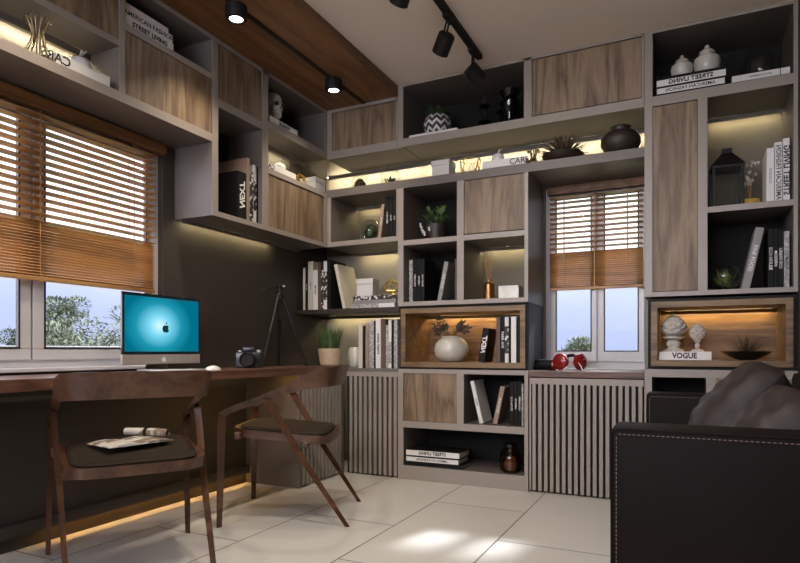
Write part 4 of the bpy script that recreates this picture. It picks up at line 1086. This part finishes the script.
# ---- radiator cover top: red headphones, dark speaker
t = thing('headphones', 'glossy red headphones with a white cable on the walnut window counter', 'headphones', (place(574, 3.90), 3.90, .7575), (0, 0, .1))
for sx, lab in ((-1, 0), (1, 0)):
    c = MB().lathe([(0, -.024), (.046, -.024), (.053, -.012), (.053, .006), (.042, .016), (.03, .02), (0, .021)], 28)
    c.xf(Matrix.Translation((sx * .062 - .02, -.02 if sx < 0 else .0, .054)) @ Matrix.Rotation((PI / 2) * (1 if sx < 0 else 1), 4, 'X') @ Matrix.Rotation(-.5 if sx < 0 else 1.0, 4, 'Y'))
    e = c.build('ear_cup', 'red', t, True)
    k = MB().lathe([(.0, .0), (.02, .0), (.02, .022), (.016, .026), (0, .026)], 20)
    k.xf(Matrix.Translation((sx * .062 - .02, -.02 if sx < 0 else .0, .054)) @ Matrix.Rotation(PI / 2, 4, 'X') @ Matrix.Rotation(-.5 if sx < 0 else 1.0, 4, 'Y'))
    k.build('cup_disc', 'red', e, True)
pts = [(-.082 + .124 * i / 14, .012 + .065 * math.sin(PI * i / 14), .062 + .03 * math.sin(PI * i / 14)) for i in range(15)]
mb = MB(); mb.sweep([(p, (0, .004, .0), (0, 0, .012)) for p in pts]); mb.build('headband', 'black', t, True)
cab = [(.03, -.045, .05), (.045, -.065, .03), (.055, -.075, .006), (.075, -.08, .0035), (.1, -.07, .0035), (.13, -.075, .0035), (.155, -.06, .0035)]
MB().tube(cab, .003, 6).build('cable', 'whitecable', t, True)
t = thing('cylinder_speaker', 'black cylinder speaker with a red end, lying on the walnut counter', 'speaker', (place(542, 3.90), 3.93, .7575 + .034))
c = MB().lathe([(0, -.06), (.03, -.06), (.034, -.055), (.034, .06), (.034, .062)], 24); c.xf(Matrix.Rotation(PI / 2, 4, 'Y')); c.build('body', 'black', t, True)
c = MB().lathe([(.034, .0625), (.034, .082), (.028, .09), (.02, .088), (0, .086)], 24); c.xf(Matrix.Rotation(PI / 2, 4, 'Y')); c.build('red_end', 'red', t, True)

# ================================================================ DESK TOP THINGS
DZ = .7755
mon = thing('desktop_computer', 'all in one computer with a glowing blue screen on the desk', 'computer', (-2.50, 2.3035, DZ))
W2 = .2585
zc0, zt = .812 - DZ, 1.174 - DZ; zch = .862 - DZ
c = MB(); c.box(-.012, .0, -W2, W2, zch, zt, .003); c.box(-.03, -.0125, -W2 + .06, W2 - .06, zch - .02, zt - .05, .006); c.build('screen_housing', 'blackgloss', mon)
MB().box(-.012, .0008, -W2, W2, zc0, zch - .0005, .003).build('chin', 'alu', mon)
def screen_mat():
    m = bpy.data.materials.new('glowing blue screen'); m.use_nodes = True
    nt = m.node_tree; nt.nodes.clear(); L = nt.links.new
    o = nt.nodes.new('ShaderNodeOutputMaterial'); e = nt.nodes.new('ShaderNodeEmission')
    tc = nt.nodes.new('ShaderNodeTexCoord'); mp = nt.nodes.new('ShaderNodeMapping'); mp.vector_type = 'POINT'
    mp.inputs['Location'].default_value = (0, .03 * 4.4, -(zch + .15) * 5.6); mp.inputs['Scale'].default_value = (0, 4.4, 5.6)
    g = nt.nodes.new('ShaderNodeTexGradient'); g.gradient_type = 'SPHERICAL'
    L(tc.outputs['Object'], mp.inputs['Vector']); L(mp.outputs['Vector'], g.inputs['Vector'])
    r = nt.nodes.new('ShaderNodeValToRGB'); el = r.color_ramp.elements
    el[0].position = 0; el[0].color = (.0, .13, .20, 1); el[1].position = 1; el[1].color = (.55, .80, .92, 1)
    q = el.new(.35); q.color = (.01, .25, .36, 1); q = el.new(.7); q.color = (.16, .56, .74, 1)
    L(g.outputs['Fac'], r.inputs['Fac']); L(r.outputs['Color'], e.inputs['Color']); e.inputs['Strength'].default_value = 1.0
    L(e.outputs[0], o.inputs[0]); return m
M['screen'] = screen_mat()
MB().box(.0003, .0009, -W2 + .013, W2 - .013, zch + .015, zt - .016).build('display', 'screen', mon)
def apple_logo(name, material, parent, cx_, cz, size, x0_):
    pts = []
    for i in range(40):
        a = 2 * PI * i / 40 + PI / 2
        r = 1.0 + .06 * math.cos(2 * a) - .16 * math.exp(-((a - PI / 2) / .35) ** 2) - .16 * math.exp(-((a - 2.5 * PI) / .35) ** 2) - .09 * math.exp(-((a - 1.5 * PI) / .28) ** 2)
        p = Vector((0, math.cos(a) * r * .9, math.sin(a) * r * .92))
        bite = Vector((0, 1.13, .12)); d = p - bite
        if d.length < .5: p = bite + Vector((0, -abs(d.y) - .02, d.z)).normalized() * .5
        pts.append(p)
    leaf = [Vector((0, .02 + .32 * t + .16 * math.sin(PI * t) * s_, 1.02 + .42 * t - .13 * math.sin(PI * t) * s_)) for s_, ts in ((1, (0, .25, .5, .75)), (-1, (1, .75, .5, .25))) for t in ts]
    mb = MB()
    for out in (pts, leaf): mb.poly([Vector((x0_, cx_ + p.y * size, cz + p.z * size)) for p in out], (.0004, 0, 0))
    return mb.build(name, material, parent)
apple_logo('screen_logo', 'apple', mon, .012, zch + .135, .024, .001)
apple_logo('chin_logo', 'paperink', mon, .0, (zc0 + zch) / 2 - .002, .0155, .0010)
st = MB(); st.sweep([((-.03, 0, .20), (0, .07, 0), (.004, 0, 0)), ((-.05, 0, .10), (0, .075, 0), (.004, 0, 0)), ((-.075, 0, .012), (0, .085, 0), (.005, 0, 0))]); st.box(-.10, .08, -.09, .09, 0, .008, .003); st.build('stand', 'alu', mon)
t = thing('computer_mouse', 'white computer mouse on the desk beside the computer', 'mouse', (-2.36, ly(213, -2.36), DZ))
mb = MB(); mb.sphere((0, 0, .0), .5, 3, (.06, .11, .05)); bmesh.ops.delete(mb.bm, geom=[v for v in mb.bm.verts if v.co.z < -.001], context='VERTS'); mb.build('shell', 'whitegloss', t, True)
t = thing('keyboard', 'slim white keyboard on the desk before the computer', 'keyboard', (-2.33, 2.24, DZ))
MB().box(-.055, .055, -.14, .14, 0, .009, .002).build('case', 'alu', t)
mb = MB()
for i in range(5):
    for j in range(13): mb.box(-.048 + i * .0195, -.048 + i * .0195 + .016, -.134 + j * .0207, -.134 + j * .0207 + .017, .009, .0105)
mb.build('keys', 'whitecable', t)
# photo camera
yc = ly(252, -2.45)
t = thing('photo_camera', 'black photo camera on the desk beside the tripod', 'camera', (-2.47, yc, DZ), (0, 0, .55))
t.scale = (1.2, 1.2, 1.15)
MB().box(-.068, .068, -.03, .03, 0, .085, .008).box(-.03, .03, -.03, .028, .0855, .112, .006).build('body', 'blackgloss', t, True)
c = MB().lathe([(.037, 0), (.04, .01), (.04, .05), (.035, .056), (.03, .05), (0, .048)], 28); c.xf(Matrix.Translation((0, -.0305, .045)) @ Matrix.Rotation(PI / 2, 4, 'X')); c.build('lens', 'black', t, True)
c = MB().lathe([(.012, .085), (.012, .097), (0, .098)], 16, (.048, 0, 0)); c.lathe([(.01, .085), (.01, .094), (0, .095)], 16, (-.048, 0, 0)); c.build('dials', 'alu', t, True)
# tripod on the desk
tx, ty = -2.50, 3.30
t = thing('tripod', 'black folding tripod standing on the desk near the corner', 'tripod', (tx, ty, DZ))
hz = 1.275 - DZ
for ax, ay in ((.05, -.25), (.13, .12), (-.10, .12)):
    top = Vector((ax * .1, ay * .1, hz - .02)); ft = Vector((ax, ay, .012)); mid = top.lerp(ft, .52)
    mb = MB(); mb.tube([top, mid], .0135, 10); mb.build('leg', 'blackmetal', t, True)
    lo = bpy.data.objects[[o.name for o in t.children][-1]]
    MB().tube([mid, ft], .0078, 10).build('lower_tube', 'blackmetal', lo, True)
    MB().tube([mid.lerp(top, .04), mid.lerp(ft, .05)], .014, 10).build('leg_clamp', 'blackmetal', lo, True)
    MB().sphere(ft, .012, 2).build('rubber_foot', 'black', lo, True)
MB().cyl(0, 0, hz - .18, hz + .03, .010).build('centre_column', 'blackmetal', t, True)
MB().cyl(0, 0, hz - .045, hz - .005, .028).build('collar', 'blackmetal', t, True)
MB().box(-.022, .022, -.03, .03, hz + .0305, hz + .055, .004).build('head', 'blackmetal', t)
MB().tube([(0, -.03, hz + .04), (.0, -.12, hz + .02), (.0, -.20, hz - .005)], .006, 8).build('pan_handle', 'blackmetal', t, True)
MB().lathe([(.008, 0), (.011, .006), (.008, .012)], 12, (.03, 0, hz + .035)).build('lock_knob', 'alu', t, True)

# ================================================================ CHAIRS
def make_chair():
    t = thing('desk_chair', '', 'chair')
    Wn = 'walnut_chair'
    half = [((.292, 0.315, .560), .017, .018), ((.290, 0.295, .582), .017, .019), ((.288, 0.250, .602), .017, .018), ((.286, 0.120, .645), .016, .020), ((.285, 0.000, .688), .015, .026), ((.284, -0.092, .722), .014, .038), ((.281, -0.167, .744), .0135, .052), ((.268, -0.222, .752), .013, .059), ((.238, -0.252, .755), .013, .060), ((.16, -0.266, .756), .013, .060), ((.07, -0.274, .756), .013, .060), ((0, -0.276, .756), .013, .060)]
    path = half + [((-p[0], p[1], p[2]), w_, h_) for p, w_, h_ in half[-2::-1]]
    secs = []
    for i, (p, w_, h_) in enumerate(path):
        a = Vector(path[max(0, i - 1)][0]); b = Vector(path[min(len(path) - 1, i + 1)][0]); d = (b - a).normalized()
        side = d.cross(Vector((0, 0, 1))).normalized(); up = side.cross(d).normalized()
        secs.append((p, side * w_, up * h_))
    MB().sweep(secs).build('back_and_armrest', Wn, t, True, 35)
    for sx in (1, -1):
        f = [((sx * .292, .312, .585), .017, .019), ((sx * .293, .318, .50), .015, .021), ((sx * .296, .322, .25), .0135, .018), ((sx * .30, .328, 0), .011, .0125)]
        MB().sweep([(p, (a, 0, 0), (0, b, 0)) for p, a, b in f]).build('leg', Wn, t, True, 35)
        r_ = [((sx * .287, .085, .648), .0125, .030), ((sx * .283, .02, .545), .0125, .026), ((sx * .272, -.10, .345), .0125, .0225), ((sx * .258, -.33, 0), .010, .014)]
        MB().sweep([(p, (a, 0, 0), (0, b, .25 * b)) for p, a, b in r_]).build('leg', Wn, t, True, 35)
    # seat frame: rounded ring
    mb = MB(); ring = []
    A, B_, n = .268, .262, 36
    for i in range(n):
        a = 2 * PI * i / n; e = .36
        ring.append((A * abs(math.cos(a)) ** e * (1 if math.cos(a) > 0 else -1), .03 + B_ * abs(math.sin(a)) ** e * (1 if math.sin(a) > 0 else -1)))
    def zz(y): return .434 + .042 * ((y + .23) / .52)
    vo, vi, bo, bi = [], [], [], []
    for x_, y_ in ring:
        vo.append(mb.bm.verts.new((x_, y_, zz(y_) + .024))); bo.append(mb.bm.verts.new((x_ * .985, .03 + (y_ - .03) * .985, zz(y_) - .019)))
        vi.append(mb.bm.verts.new((x_ * .86, .03 + (y_ - .03) * .86, zz(y_) + .015))); bi.append(mb.bm.verts.new((x_ * .86, .03 + (y_ - .03) * .86, zz(y_) - .019)))
    for i in range(n):
        j = (i + 1) % n
        for q in ((vo, vi), (bo, vo), (bi, bo), (vi, bi)): mb.bm.faces.new((q[0][i], q[0][j], q[1][j], q[1][i]))
    mb.build('seat_frame', Wn, t, True, 50)
    mb = MB(); rows = []
    for k, (f, dz) in enumerate(((.88, .002), (.90, .012), (.88, .020), (.78, .023), (.55, .020), (.25, .017))):
        rows.append([mb.bm.verts.new((x_ * f, .03 + (y_ - .03) * f, zz(.03 + (y_ - .03) * f) + .012 + dz)) for x_, y_ in ring])
    for a, b in zip(rows, rows[1:]):
        for i in range(n): mb.bm.faces.new((a[i], a[(i + 1) % n], b[(i + 1) % n], b[i]))
    mb.bm.faces.new(rows[0][::-1]); mb.bm.faces.new(rows[-1])
    mb.build('seat_cushion', 'fabric', t, True, 60)
    MB().box(-.29, .29, .225, .255, .444, .480, .004).build('cross_rail', Wn, t)
    MB().box(-.268, .268, -.125, -.10, .402, .430, .004).build('cross_rail', Wn, t)
    return t
def copy_tree(o, parent=None):
    c = o.copy(); COL.objects.link(c); c.parent = parent
    for ch in list(o.children): copy_tree(ch, c)
    return c
ch1 = make_chair(); ch2 = copy_tree(ch1)
def set_chair(c, centre, facing, label):
    c.location = (*centre, 0); c.rotation_euler = (0, 0, math.atan2(facing[1], facing[0]) - PI / 2)
    c.scale = (.97, .97, .985); c['label'] = label; c['group'] = 'walnut chairs at the desk'
set_chair(ch1, CH1[0], CH1[1], 'walnut chair with a magazine on its seat, back turned to the viewer')
set_chair(ch2, CH2[0], CH2[1], 'empty walnut chair seen from its side, near the slatted desk cabinet')
# magazine and rolled paper on chair 1
def on_chair(c, x_, y_, z_): return c.matrix_basis @ Vector((x_, y_, z_))
mg = thing('magazine', 'open magazine lying on the seat of the chair turned away', 'magazine', on_chair(ch1, .005, .06, .5045), (0, 0, ch1.rotation_euler[2] + .35))
mg.scale = (.82, .82, .82)
mb = MB()
def page(sgn):
    rows = []
    for i in range(9):
        u = i / 8; x_ = sgn * u * .17; zc = .003 + .012 * math.sin(PI * min(1, u * 1.0)) * (1 - .35 * u)
        rows.append((x_, zc))
    n0 = []
    for y_ in (-.115, .115):
        n0.append([mb.bm.verts.new((x_, y_, z_)) for x_, z_ in rows]); n0.append([mb.bm.verts.new((x_, y_, .0)) for x_, z_ in rows])
    for i in range(8):
        mb.bm.faces.new((n0[0][i], n0[0][i + 1], n0[2][i + 1], n0[2][i])); mb.bm.faces.new((n0[1][i], n0[1][i + 1], n0[3][i + 1], n0[3][i]))
        mb.bm.faces.new((n0[0][i], n0[0][i + 1], n0[1][i + 1], n0[1][i])); mb.bm.faces.new((n0[2][i], n0[2][i + 1], n0[3][i + 1], n0[3][i]))
    mb.bm.faces.new((n0[0][8], n0[2][8], n0[3][8], n0[1][8]))
page(1); mb.build('page', 'mag', mg, True, 50)
mb = MB(); page(-1); mb.build('page', 'mag', mg, True, 50)
rp = thing('rolled_magazine', 'rolled up magazine on the chair seat behind the open one', 'magazine', on_chair(ch1, .085, .17, .511 + .0195), (0, 0, ch1.rotation_euler[2] - .8))
mb = MB(); rows = []
nn = 44
for i in range(nn + 1):
    a = 2 * PI * 2.2 * i / nn; rr = .011 + .008 * i / nn
    rows.append([mb.bm.verts.new((xx, rr * math.cos(a), rr * math.sin(a))) for xx in (-.125, .125)])
for a, b in zip(rows, rows[1:]): mb.bm.faces.new((a[0], a[1], b[1], b[0]))
rp.scale = (.85, 1, 1)
mb.build('paper_roll', 'mag', rp, True, 80)
c = MB().lathe([(.0195, -.008), (.0195, .008)], 24); c.xf(Matrix.Rotation(PI / 2, 4, 'Y')); c.build('paper_band', 'black', rp, True)

# ================================================================ SOFA
sofa = thing('sofa', 'dark brown leather sofa with stitched arms against the right wall', 'sofa', (0, 0, 0))
SX0, SX1 = -.205, .495
def arm(ya, yb, zt):
    o = MB().box(SX0, SX1, ya, yb, .05, zt, .013).build('arm', 'leather', sofa, True, 50)
    mb = MB()
    for yy, dirn in ((ya + .001, -1),):
        # running stitch along the top and the front edge of the outer face
        n = int((SX1 - SX0 - .06) / .0125)
        for i in range(n):
            x_ = SX0 + .022 + i * .0125
            mb.box(x_, x_ + .0075, yy - .0024, yy + .001, zt - .0165, zt - .0148)
        for i in range(47):
            z_ = zt - .024 - i * .0125
            mb.box(SX0 + .0155, SX0 + .0172, yy - .0024, yy + .001, z_ - .0075, z_)
    mb.build('stitching', 'thread', o)
    pp = [(SX0 + .004, ya + .003, .06)] + [(SX0 + .004, ya + .003, zt - .02), (SX0 + .008, ya + .003, zt - .008), (SX0 + .02, ya + .003, zt - .003), (SX1 - .02, ya + .003, zt - .003)]
    MB().tube(pp, .004, 8).build('piping', 'leather', o, True)
arm(1.80, 2.0, .66); arm(3.36, 3.56, .66)
MB().box(SX0 + .03, SX1 - .01, 2.002, 3.358, .05, .30, .01).build('base', 'leather', sofa, True, 50)
MB().box(.43, SX1, 2.002, 3.358, .302, .78, .03).build('back', 'leather', sofa, True, 50)
for ya, yb in ((2.004, 2.679), (2.681, 3.356)):
    MB().box(SX0 + .01, .428, ya, yb, .302, .42, .035).build('seat_cushion', 'leather', sofa, True, 50)
for lx in (SX0 + .05, SX1 - .06):
    for yy in (1.83, 3.49): MB().box(lx, lx + .04, yy, yy + .04, 0, .049).build('leg', 'black', sofa)
def pillow(label, loc, rot, w_, h_, th):
    t = thing('sofa_cushion', label, 'cushion', loc, rot, 'leather cushions on the sofa')
    mb = MB(); n = 20; gr = {}
    for sgn in (1, -1):
        for i in range(n + 1):
            for j in range(n + 1):
                u, v = -1 + 2 * i / n, -1 + 2 * j / n
                if sgn < 0 and (i in (0, n) or j in (0, n)): gr[sgn, i, j] = gr[1, i, j]; continue
                f = ((1 - u ** 4) * (1 - v ** 4)) ** .45
                pu = u * (1 - .07 * (1 - abs(v)) * abs(u) ** 3 * -1 - .05 * v * v * abs(u)); pv = v * (1 - .05 * u * u * abs(v))
                wr = .006 * math.sin(7 * u + 5 * v) * f + .005 * math.sin(13 * v - 6 * u + 1) * f
                gr[sgn, i, j] = mb.bm.verts.new((pu * w_ / 2, sgn * (f * th / 2 + wr * (1 if f > .2 else 0)), h_ / 2 * (1 + pv)))
        for i in range(n):
            for j in range(n):
                q = (gr[sgn, i, j], gr[sgn, i + 1, j], gr[sgn, i + 1, j + 1], gr[sgn, i, j + 1])
                mb.bm.faces.new(q if sgn > 0 else q[::-1])
    rim = [gr[1, i, 0].co.copy() for i in range(n)] + [gr[1, n, j].co.copy() for j in range(n)] + [gr[1, i, n].co.copy() for i in range(n, 0, -1)] + [gr[1, 0, j].co.copy() for j in range(n, -1, -1)]
    c = mb.build('cover', 'cushionleather', t, True, 80)
    MB().tube(rim, .004, 6).build('seam_piping', 'cushionleather', t, True)
pillow(*PIL1); pillow(*PIL2)

# ================================================================ LAMPS
def spot_light(name, parent, loc, target, energy, size, blend, col, radius=.03):
    l = bpy.data.lights.new(name, 'SPOT'); l.energy = energy; l.spot_size = size; l.spot_blend = blend; l.color = col; l.shadow_soft_size = radius
    o = bpy.data.objects.new(name, l); COL.objects.link(o); o.parent = parent; o.location = loc
    o.rotation_euler = (Vector(target)).to_track_quat('-Z', 'Y').to_euler()
    return o
for k, (yy, lab) in enumerate(((3.31, 'lit black ceiling spotlight near the corner, under the wooden panel'), (2.383, 'lit black ceiling spotlight over the desk, under the wooden panel'), (1.456, 'lit black ceiling spotlight added unseen over the turned chair, under the wooden panel'))):
    t = thing('ceiling_spotlight', lab, 'spotlight', (-2.081, yy, SOF - .005), (0, 0, 0), 'spotlights under the wooden panel')
    MB().lathe([(.055, 0), (.055, -.058), (.05, -.066), (.036, -.066), (.034, -.056)], 32).build('housing', 'black', t, True)
    MB().lathe([(0, -.058), (.0335, -.058), (.0335, -.061), (0, -.0615)], 24).build('lens', 'lampdisc', t, True)
    spot_light('lamp', t, (0, 0, -.07), (0, 0, -1), SPOT_W, 1.9, .7, (1, .86, .68))  # last spotlight of the row is unseen, added to light the floor
t = thing('track_rail', 'black lighting rail on the beige ceiling', 'lighting track', (-1.173, 0, CEIL))
MB().box(-.018, .018, .4, 3.556, -.03, -.0005, .002).build('rail', 'black', t)
for k, (yy, aim, lab) in enumerate(((3.43, (.45, .6, -.6), 'black track spotlight nearest the bookcase end of the rail'), (3.02, (-.6, .5, -.62), 'middle black track spotlight on the ceiling rail'), (2.50, (-.6, .5, -.62), 'black track spotlight cut by the top of the picture'), (1.75, (.12, .35, -.93), 'lit black track spotlight added to brighten the middle of the floor, outside the picture'), (.9, (.25, .5, -.83), 'lit black track spotlight added as fill, farthest from the bookcase, outside the picture'))):
    t = thing('track_spotlight', lab, 'spotlight', (-1.173, yy, CEIL - .0305), (0, 0, 0), 'spotlights on the ceiling rail')
    MB().box(-.016, .016, -.05, .05, -.022, 0, .003).build('adapter', 'black', t)
    d = Vector(aim).normalized(); p0 = Vector((0, 0, -.022)); p1 = Vector((-.02, 0, -.095)) if k else Vector((.0, .0, -.095))
    mb = MB(); mb.tube([p0 + Vector((0, .014, 0)), p1 + Vector((0, .018, 0))], .0055, 8); mb.tube([p0 - Vector((0, .014, 0)), p1 - Vector((0, .018, 0))], .0055, 8); mb.build('yoke', 'blackmetal', t, True)
    c = MB().lathe([(0, -.055), (.04, -.055), (.046, -.048), (.046, .05), (.04, .05), (.037, .03)], 28)
    rot = Vector((0, 0, 1)).rotation_difference(d).to_matrix().to_4x4()
    mh = Matrix.Translation(p1 + Vector((0, 0, -.03)) + d * .02) @ rot
    c.xf(mh); c.build('head', 'black', t, True)
    c = MB().lathe([(0, .028), (.0365, .028), (.0365, .031), (0, .032)], 24); c.xf(mh); c.build('lens', 'lampdisc' if k > 2 else 'smoke', t, True)
    if k > 2: spot_light('lamp', t, mh @ Vector((0, 0, .06)), d, TRACK_FILL_W, 2.6, .9, (1, .90, .78), .06)  # only the two unseen heads shine, added as room fill

# ================================================================ OUTSIDE
structure(MB().box(-40, 40, 5.5, 60, -2.1, -2.0).box(-40, -4, -30, 5.5, -2.1, -2.0).build('ground', 'lawn'), 'lawn outside the windows', 'lawn')
def tree(label, x_, y_, zb, ztop, rx, material, n, bare=0, lean=0.0, leaf=.16):
    global R
    R = random.Random(len(label) * 7 + n)
    t = thing('tree', label, 'tree', (x_, y_, zb), (0, 0, 0), 'trees outside the windows')
    H = ztop - zb; mb = MB()
    mb.tube([(0, 0, 0), (.05, .03, H * .25), (lean * .4, 0, H * .5)], .1, 8, [.035, .03, .022] if bare else [.12, .09, .05])
    tips = []
    for i in range(9 + bare):
        a = 2 * PI * i / (9 + bare) + R.uniform(-.3, .3); e = R.uniform(.5, 1.3)
        p = Vector((0.04, .02, H * R.uniform(.22, .42))); d = Vector((math.cos(a) * math.cos(e), math.sin(a) * math.cos(e), math.sin(e)))
        k_ = min(1.0, rx / (.5 * H)) if bare else 1.0; q = p + Vector((d.x * k_, d.y * k_, d.z)) * H * R.uniform(.28, .42); q2 = q + (d * k_ + Vector((R.uniform(-.4, .4) * k_, R.uniform(-.4, .4) * k_, R.uniform(0, .5)))) * H * .16
        mb.tube([p, p.lerp(q, .5) + Vector((R.uniform(-.06, .06), R.uniform(-.06, .06), .03)), q, q2], .03, 5, [.035, .025, .014, .006]); tips += [q, q2]
        if bare:
            for b in range(5):
                s0 = p.lerp(q2, R.uniform(.4, .95)); dd = (d + Vector((R.uniform(-.9, .9), R.uniform(-.9, .9), R.uniform(-.1, .9)))).normalized() * k_
                mb.tube([s0, s0 + dd * H * .07, s0 + dd * H * .12 + Vector((0, 0, .05))], .008, 4, [.011, .008, .004])
    mb.build('trunk', 'bark', t, True)
    f = MB()
    blobs = [(Vector((R.uniform(-1, 1) * rx * .62, R.uniform(-1, 1) * rx * .62, H - rx * R.uniform(.25, 1.9))), R.uniform(.28, .5) * rx) for _ in range(16)]
    if bare: blobs = [(tp, R.uniform(.10, .22) * rx) for tp in tips[::2]]
    for i in range(n):
        c, r = R.choice(blobs); d = Vector((R.gauss(0, 1), R.gauss(0, 1), R.gauss(0, 1))).normalized()
        p = c + d * r * R.uniform(.55, 1.0)
        if p.z > H: p.z = H - R.uniform(0, .1)
        f.leaf(p, d + Vector((R.uniform(-.8, .8), R.uniform(-.8, .8), R.uniform(-.8, .5))), leaf * R.uniform(.7, 1.3), leaf * .42, .1, .1, seg=2)
    f.build('foliage', material, t)
def tx(px, X): return X, on_x(px, 351, X)[0]
def tb(px, Y): return on_y(px, 351, Y)[0], Y
def zx(px, py, X): return on_x(px, py, X)[1]
X1 = -10.0
tree('rounded olive tree outside the desk window, tallest one beside the mullion', *tx(56, X1 - 3.2), -2, zx(56, 297, X1 - 3.2), .62, 'olive', 7000, leaf=.085)
tree('wide pale olive tree outside the desk window, in the middle of its pane', *tx(93, X1), -2, zx(93, 309, X1), .95, 'olive', 8000, leaf=.085)
tree('bushy tree outside the desk window, partly behind the computer', *tx(121, X1 + 4.2), -2, zx(121, 309, X1 + 4.2), .85, 'olive', 6000, leaf=.075)
tree('thin branched tree outside the desk window, at the edge of the picture', *tx(10, X1 + 2.0), -2, zx(10, 280, X1 + 2.0), 1.0, 'olivedark', 1500, bare=7, leaf=.07)
tree('dark shrub like tree outside the desk window, low beside the thin branched one', *tx(22, X1 - 6), -2, zx(22, 325, X1 - 6), .5, 'olivedark', 5000, leaf=.09)
Yb = 14.0
tree('round green tree outside the narrow window', *tb(579, Yb), -2, on_y(579, 337, Yb)[1], .42, 'olive', 5000, leaf=.08)
tree('thin bare tree outside the narrow window, beside the round green one', *tb(562, Yb + 3), -2, on_y(562, 316, Yb + 3)[1], .5, 'olivedark', 120, bare=6, leaf=.08)
rl = tag(MB().tube([(-4.7, -2, .916), (-4.7, 6, .916)], .006, 8).tube([(-4.7, -1, -2), (-4.7, -1, .915)], .015, 6).tube([(-4.7, 5.2, -2), (-4.7, 5.2, .915)], .015, 6).build('railing', 'grey'), 'thin pale railing outside the desk window', 'railing')

# ================================================================ DAYLIGHT, CAMERA
sun = bpy.data.lights.new('sun', 'SUN'); sun.energy = SUN_E; sun.angle = math.radians(4); sun.color = (.95, .97, 1.0)
so_ = bpy.data.objects.new('sun', sun); COL.objects.link(so_); so_.rotation_euler = Vector((-.33, -1.4, -1.05)).to_track_quat('-Z', 'Y').to_euler()
wd = bpy.data.worlds.new('sky'); bpy.context.scene.world = wd; wd.use_nodes = True
nt = wd.node_tree; nt.nodes.clear(); L = nt.links.new
o = nt.nodes.new('ShaderNodeOutputWorld'); bg = nt.nodes.new('ShaderNodeBackground'); tc = nt.nodes.new('ShaderNodeTexCoord')
sp = nt.nodes.new('ShaderNodeSeparateXYZ'); L(tc.outputs['Generated'], sp.inputs[0])
nz = nt.nodes.new('ShaderNodeTexNoise'); nz.inputs['Scale'].default_value = 5; nz.inputs['Detail'].default_value = 5
mp = nt.nodes.new('ShaderNodeMapping'); mp.inputs['Scale'].default_value = (1, 1, 2.5); L(tc.outputs['Generated'], mp.inputs[0]); L(mp.outputs[0], nz.inputs['Vector'])
a1 = nt.nodes.new('ShaderNodeMath'); a1.operation = 'MULTIPLY_ADD'; a1.inputs[1].default_value = .09; L(nz.outputs['Fac'], a1.inputs[0]); L(sp.outputs['Z'], a1.inputs[2])
r = nt.nodes.new('ShaderNodeValToRGB'); e = r.color_ramp.elements
e[0].position = .0; e[0].color = (.33, .39, .62, 1); e[1].position = .55; e[1].color = (1.5, 1.55, 1.8, 1)
for p, c in ((.02, (.37, .43, .66)), (.11, (.45, .51, .75)), (.17, (.60, .65, .85)), (.215, (1.3, 1.32, 1.4))):
    q = e.new(p); q.color = (*c, 1)
L(a1.outputs[0], r.inputs['Fac']); 
mr = nt.nodes.new('ShaderNodeMapRange'); mr.interpolation_type = 'SMOOTHSTEP'; mr.inputs[1].default_value = .1; mr.inputs[2].default_value = -.5; mr.inputs[3].default_value = 0; mr.inputs[4].default_value = 1
L(sp.outputs['Y'], mr.inputs[0])
mxw = nt.nodes.new('ShaderNodeMix'); mxw.data_type = 'RGBA'; L(mr.outputs[0], mxw.inputs[0]); L(r.outputs['Color'], mxw.inputs[6]); mxw.inputs[7].default_value = (SKY_FILL * .95, SKY_FILL * .95, SKY_FILL * 1.08, 1)  # sky behind the camera brightened as added room fill
L(mxw.outputs[2], bg.inputs['Color']); bg.inputs['Strength'].default_value = SKY; L(bg.outputs[0], o.inputs[0])

cam = bpy.data.cameras.new('camera'); cam.sensor_width = 36; cam.sensor_fit = 'HORIZONTAL'; cam.lens = FL / 800 * 36; cam.shift_y = 69.5 / 800
cam.clip_start = .05; cam.clip_end = 200
co = bpy.data.objects.new('camera', cam); COL.objects.link(co); co.location = (0, 0, CAM_Z); co.rotation_euler = (PI / 2, 0, YAW)
sc = bpy.context.scene; sc.camera = co
sc.view_settings.view_transform = 'Standard'; sc.view_settings.look = 'None'; sc.view_settings.exposure = EXPOSURE; sc.view_settings.gamma = 1
sc.view_settings.use_curve_mapping = False
cy = sc.cycles
cy.use_denoising = True; cy.max_bounces = 8; cy.diffuse_bounces = 5; cy.transparent_max_bounces = 16; cy.sample_clamp_indirect = 4; cy.caustics_reflective = False; cy.caustics_refractive = False
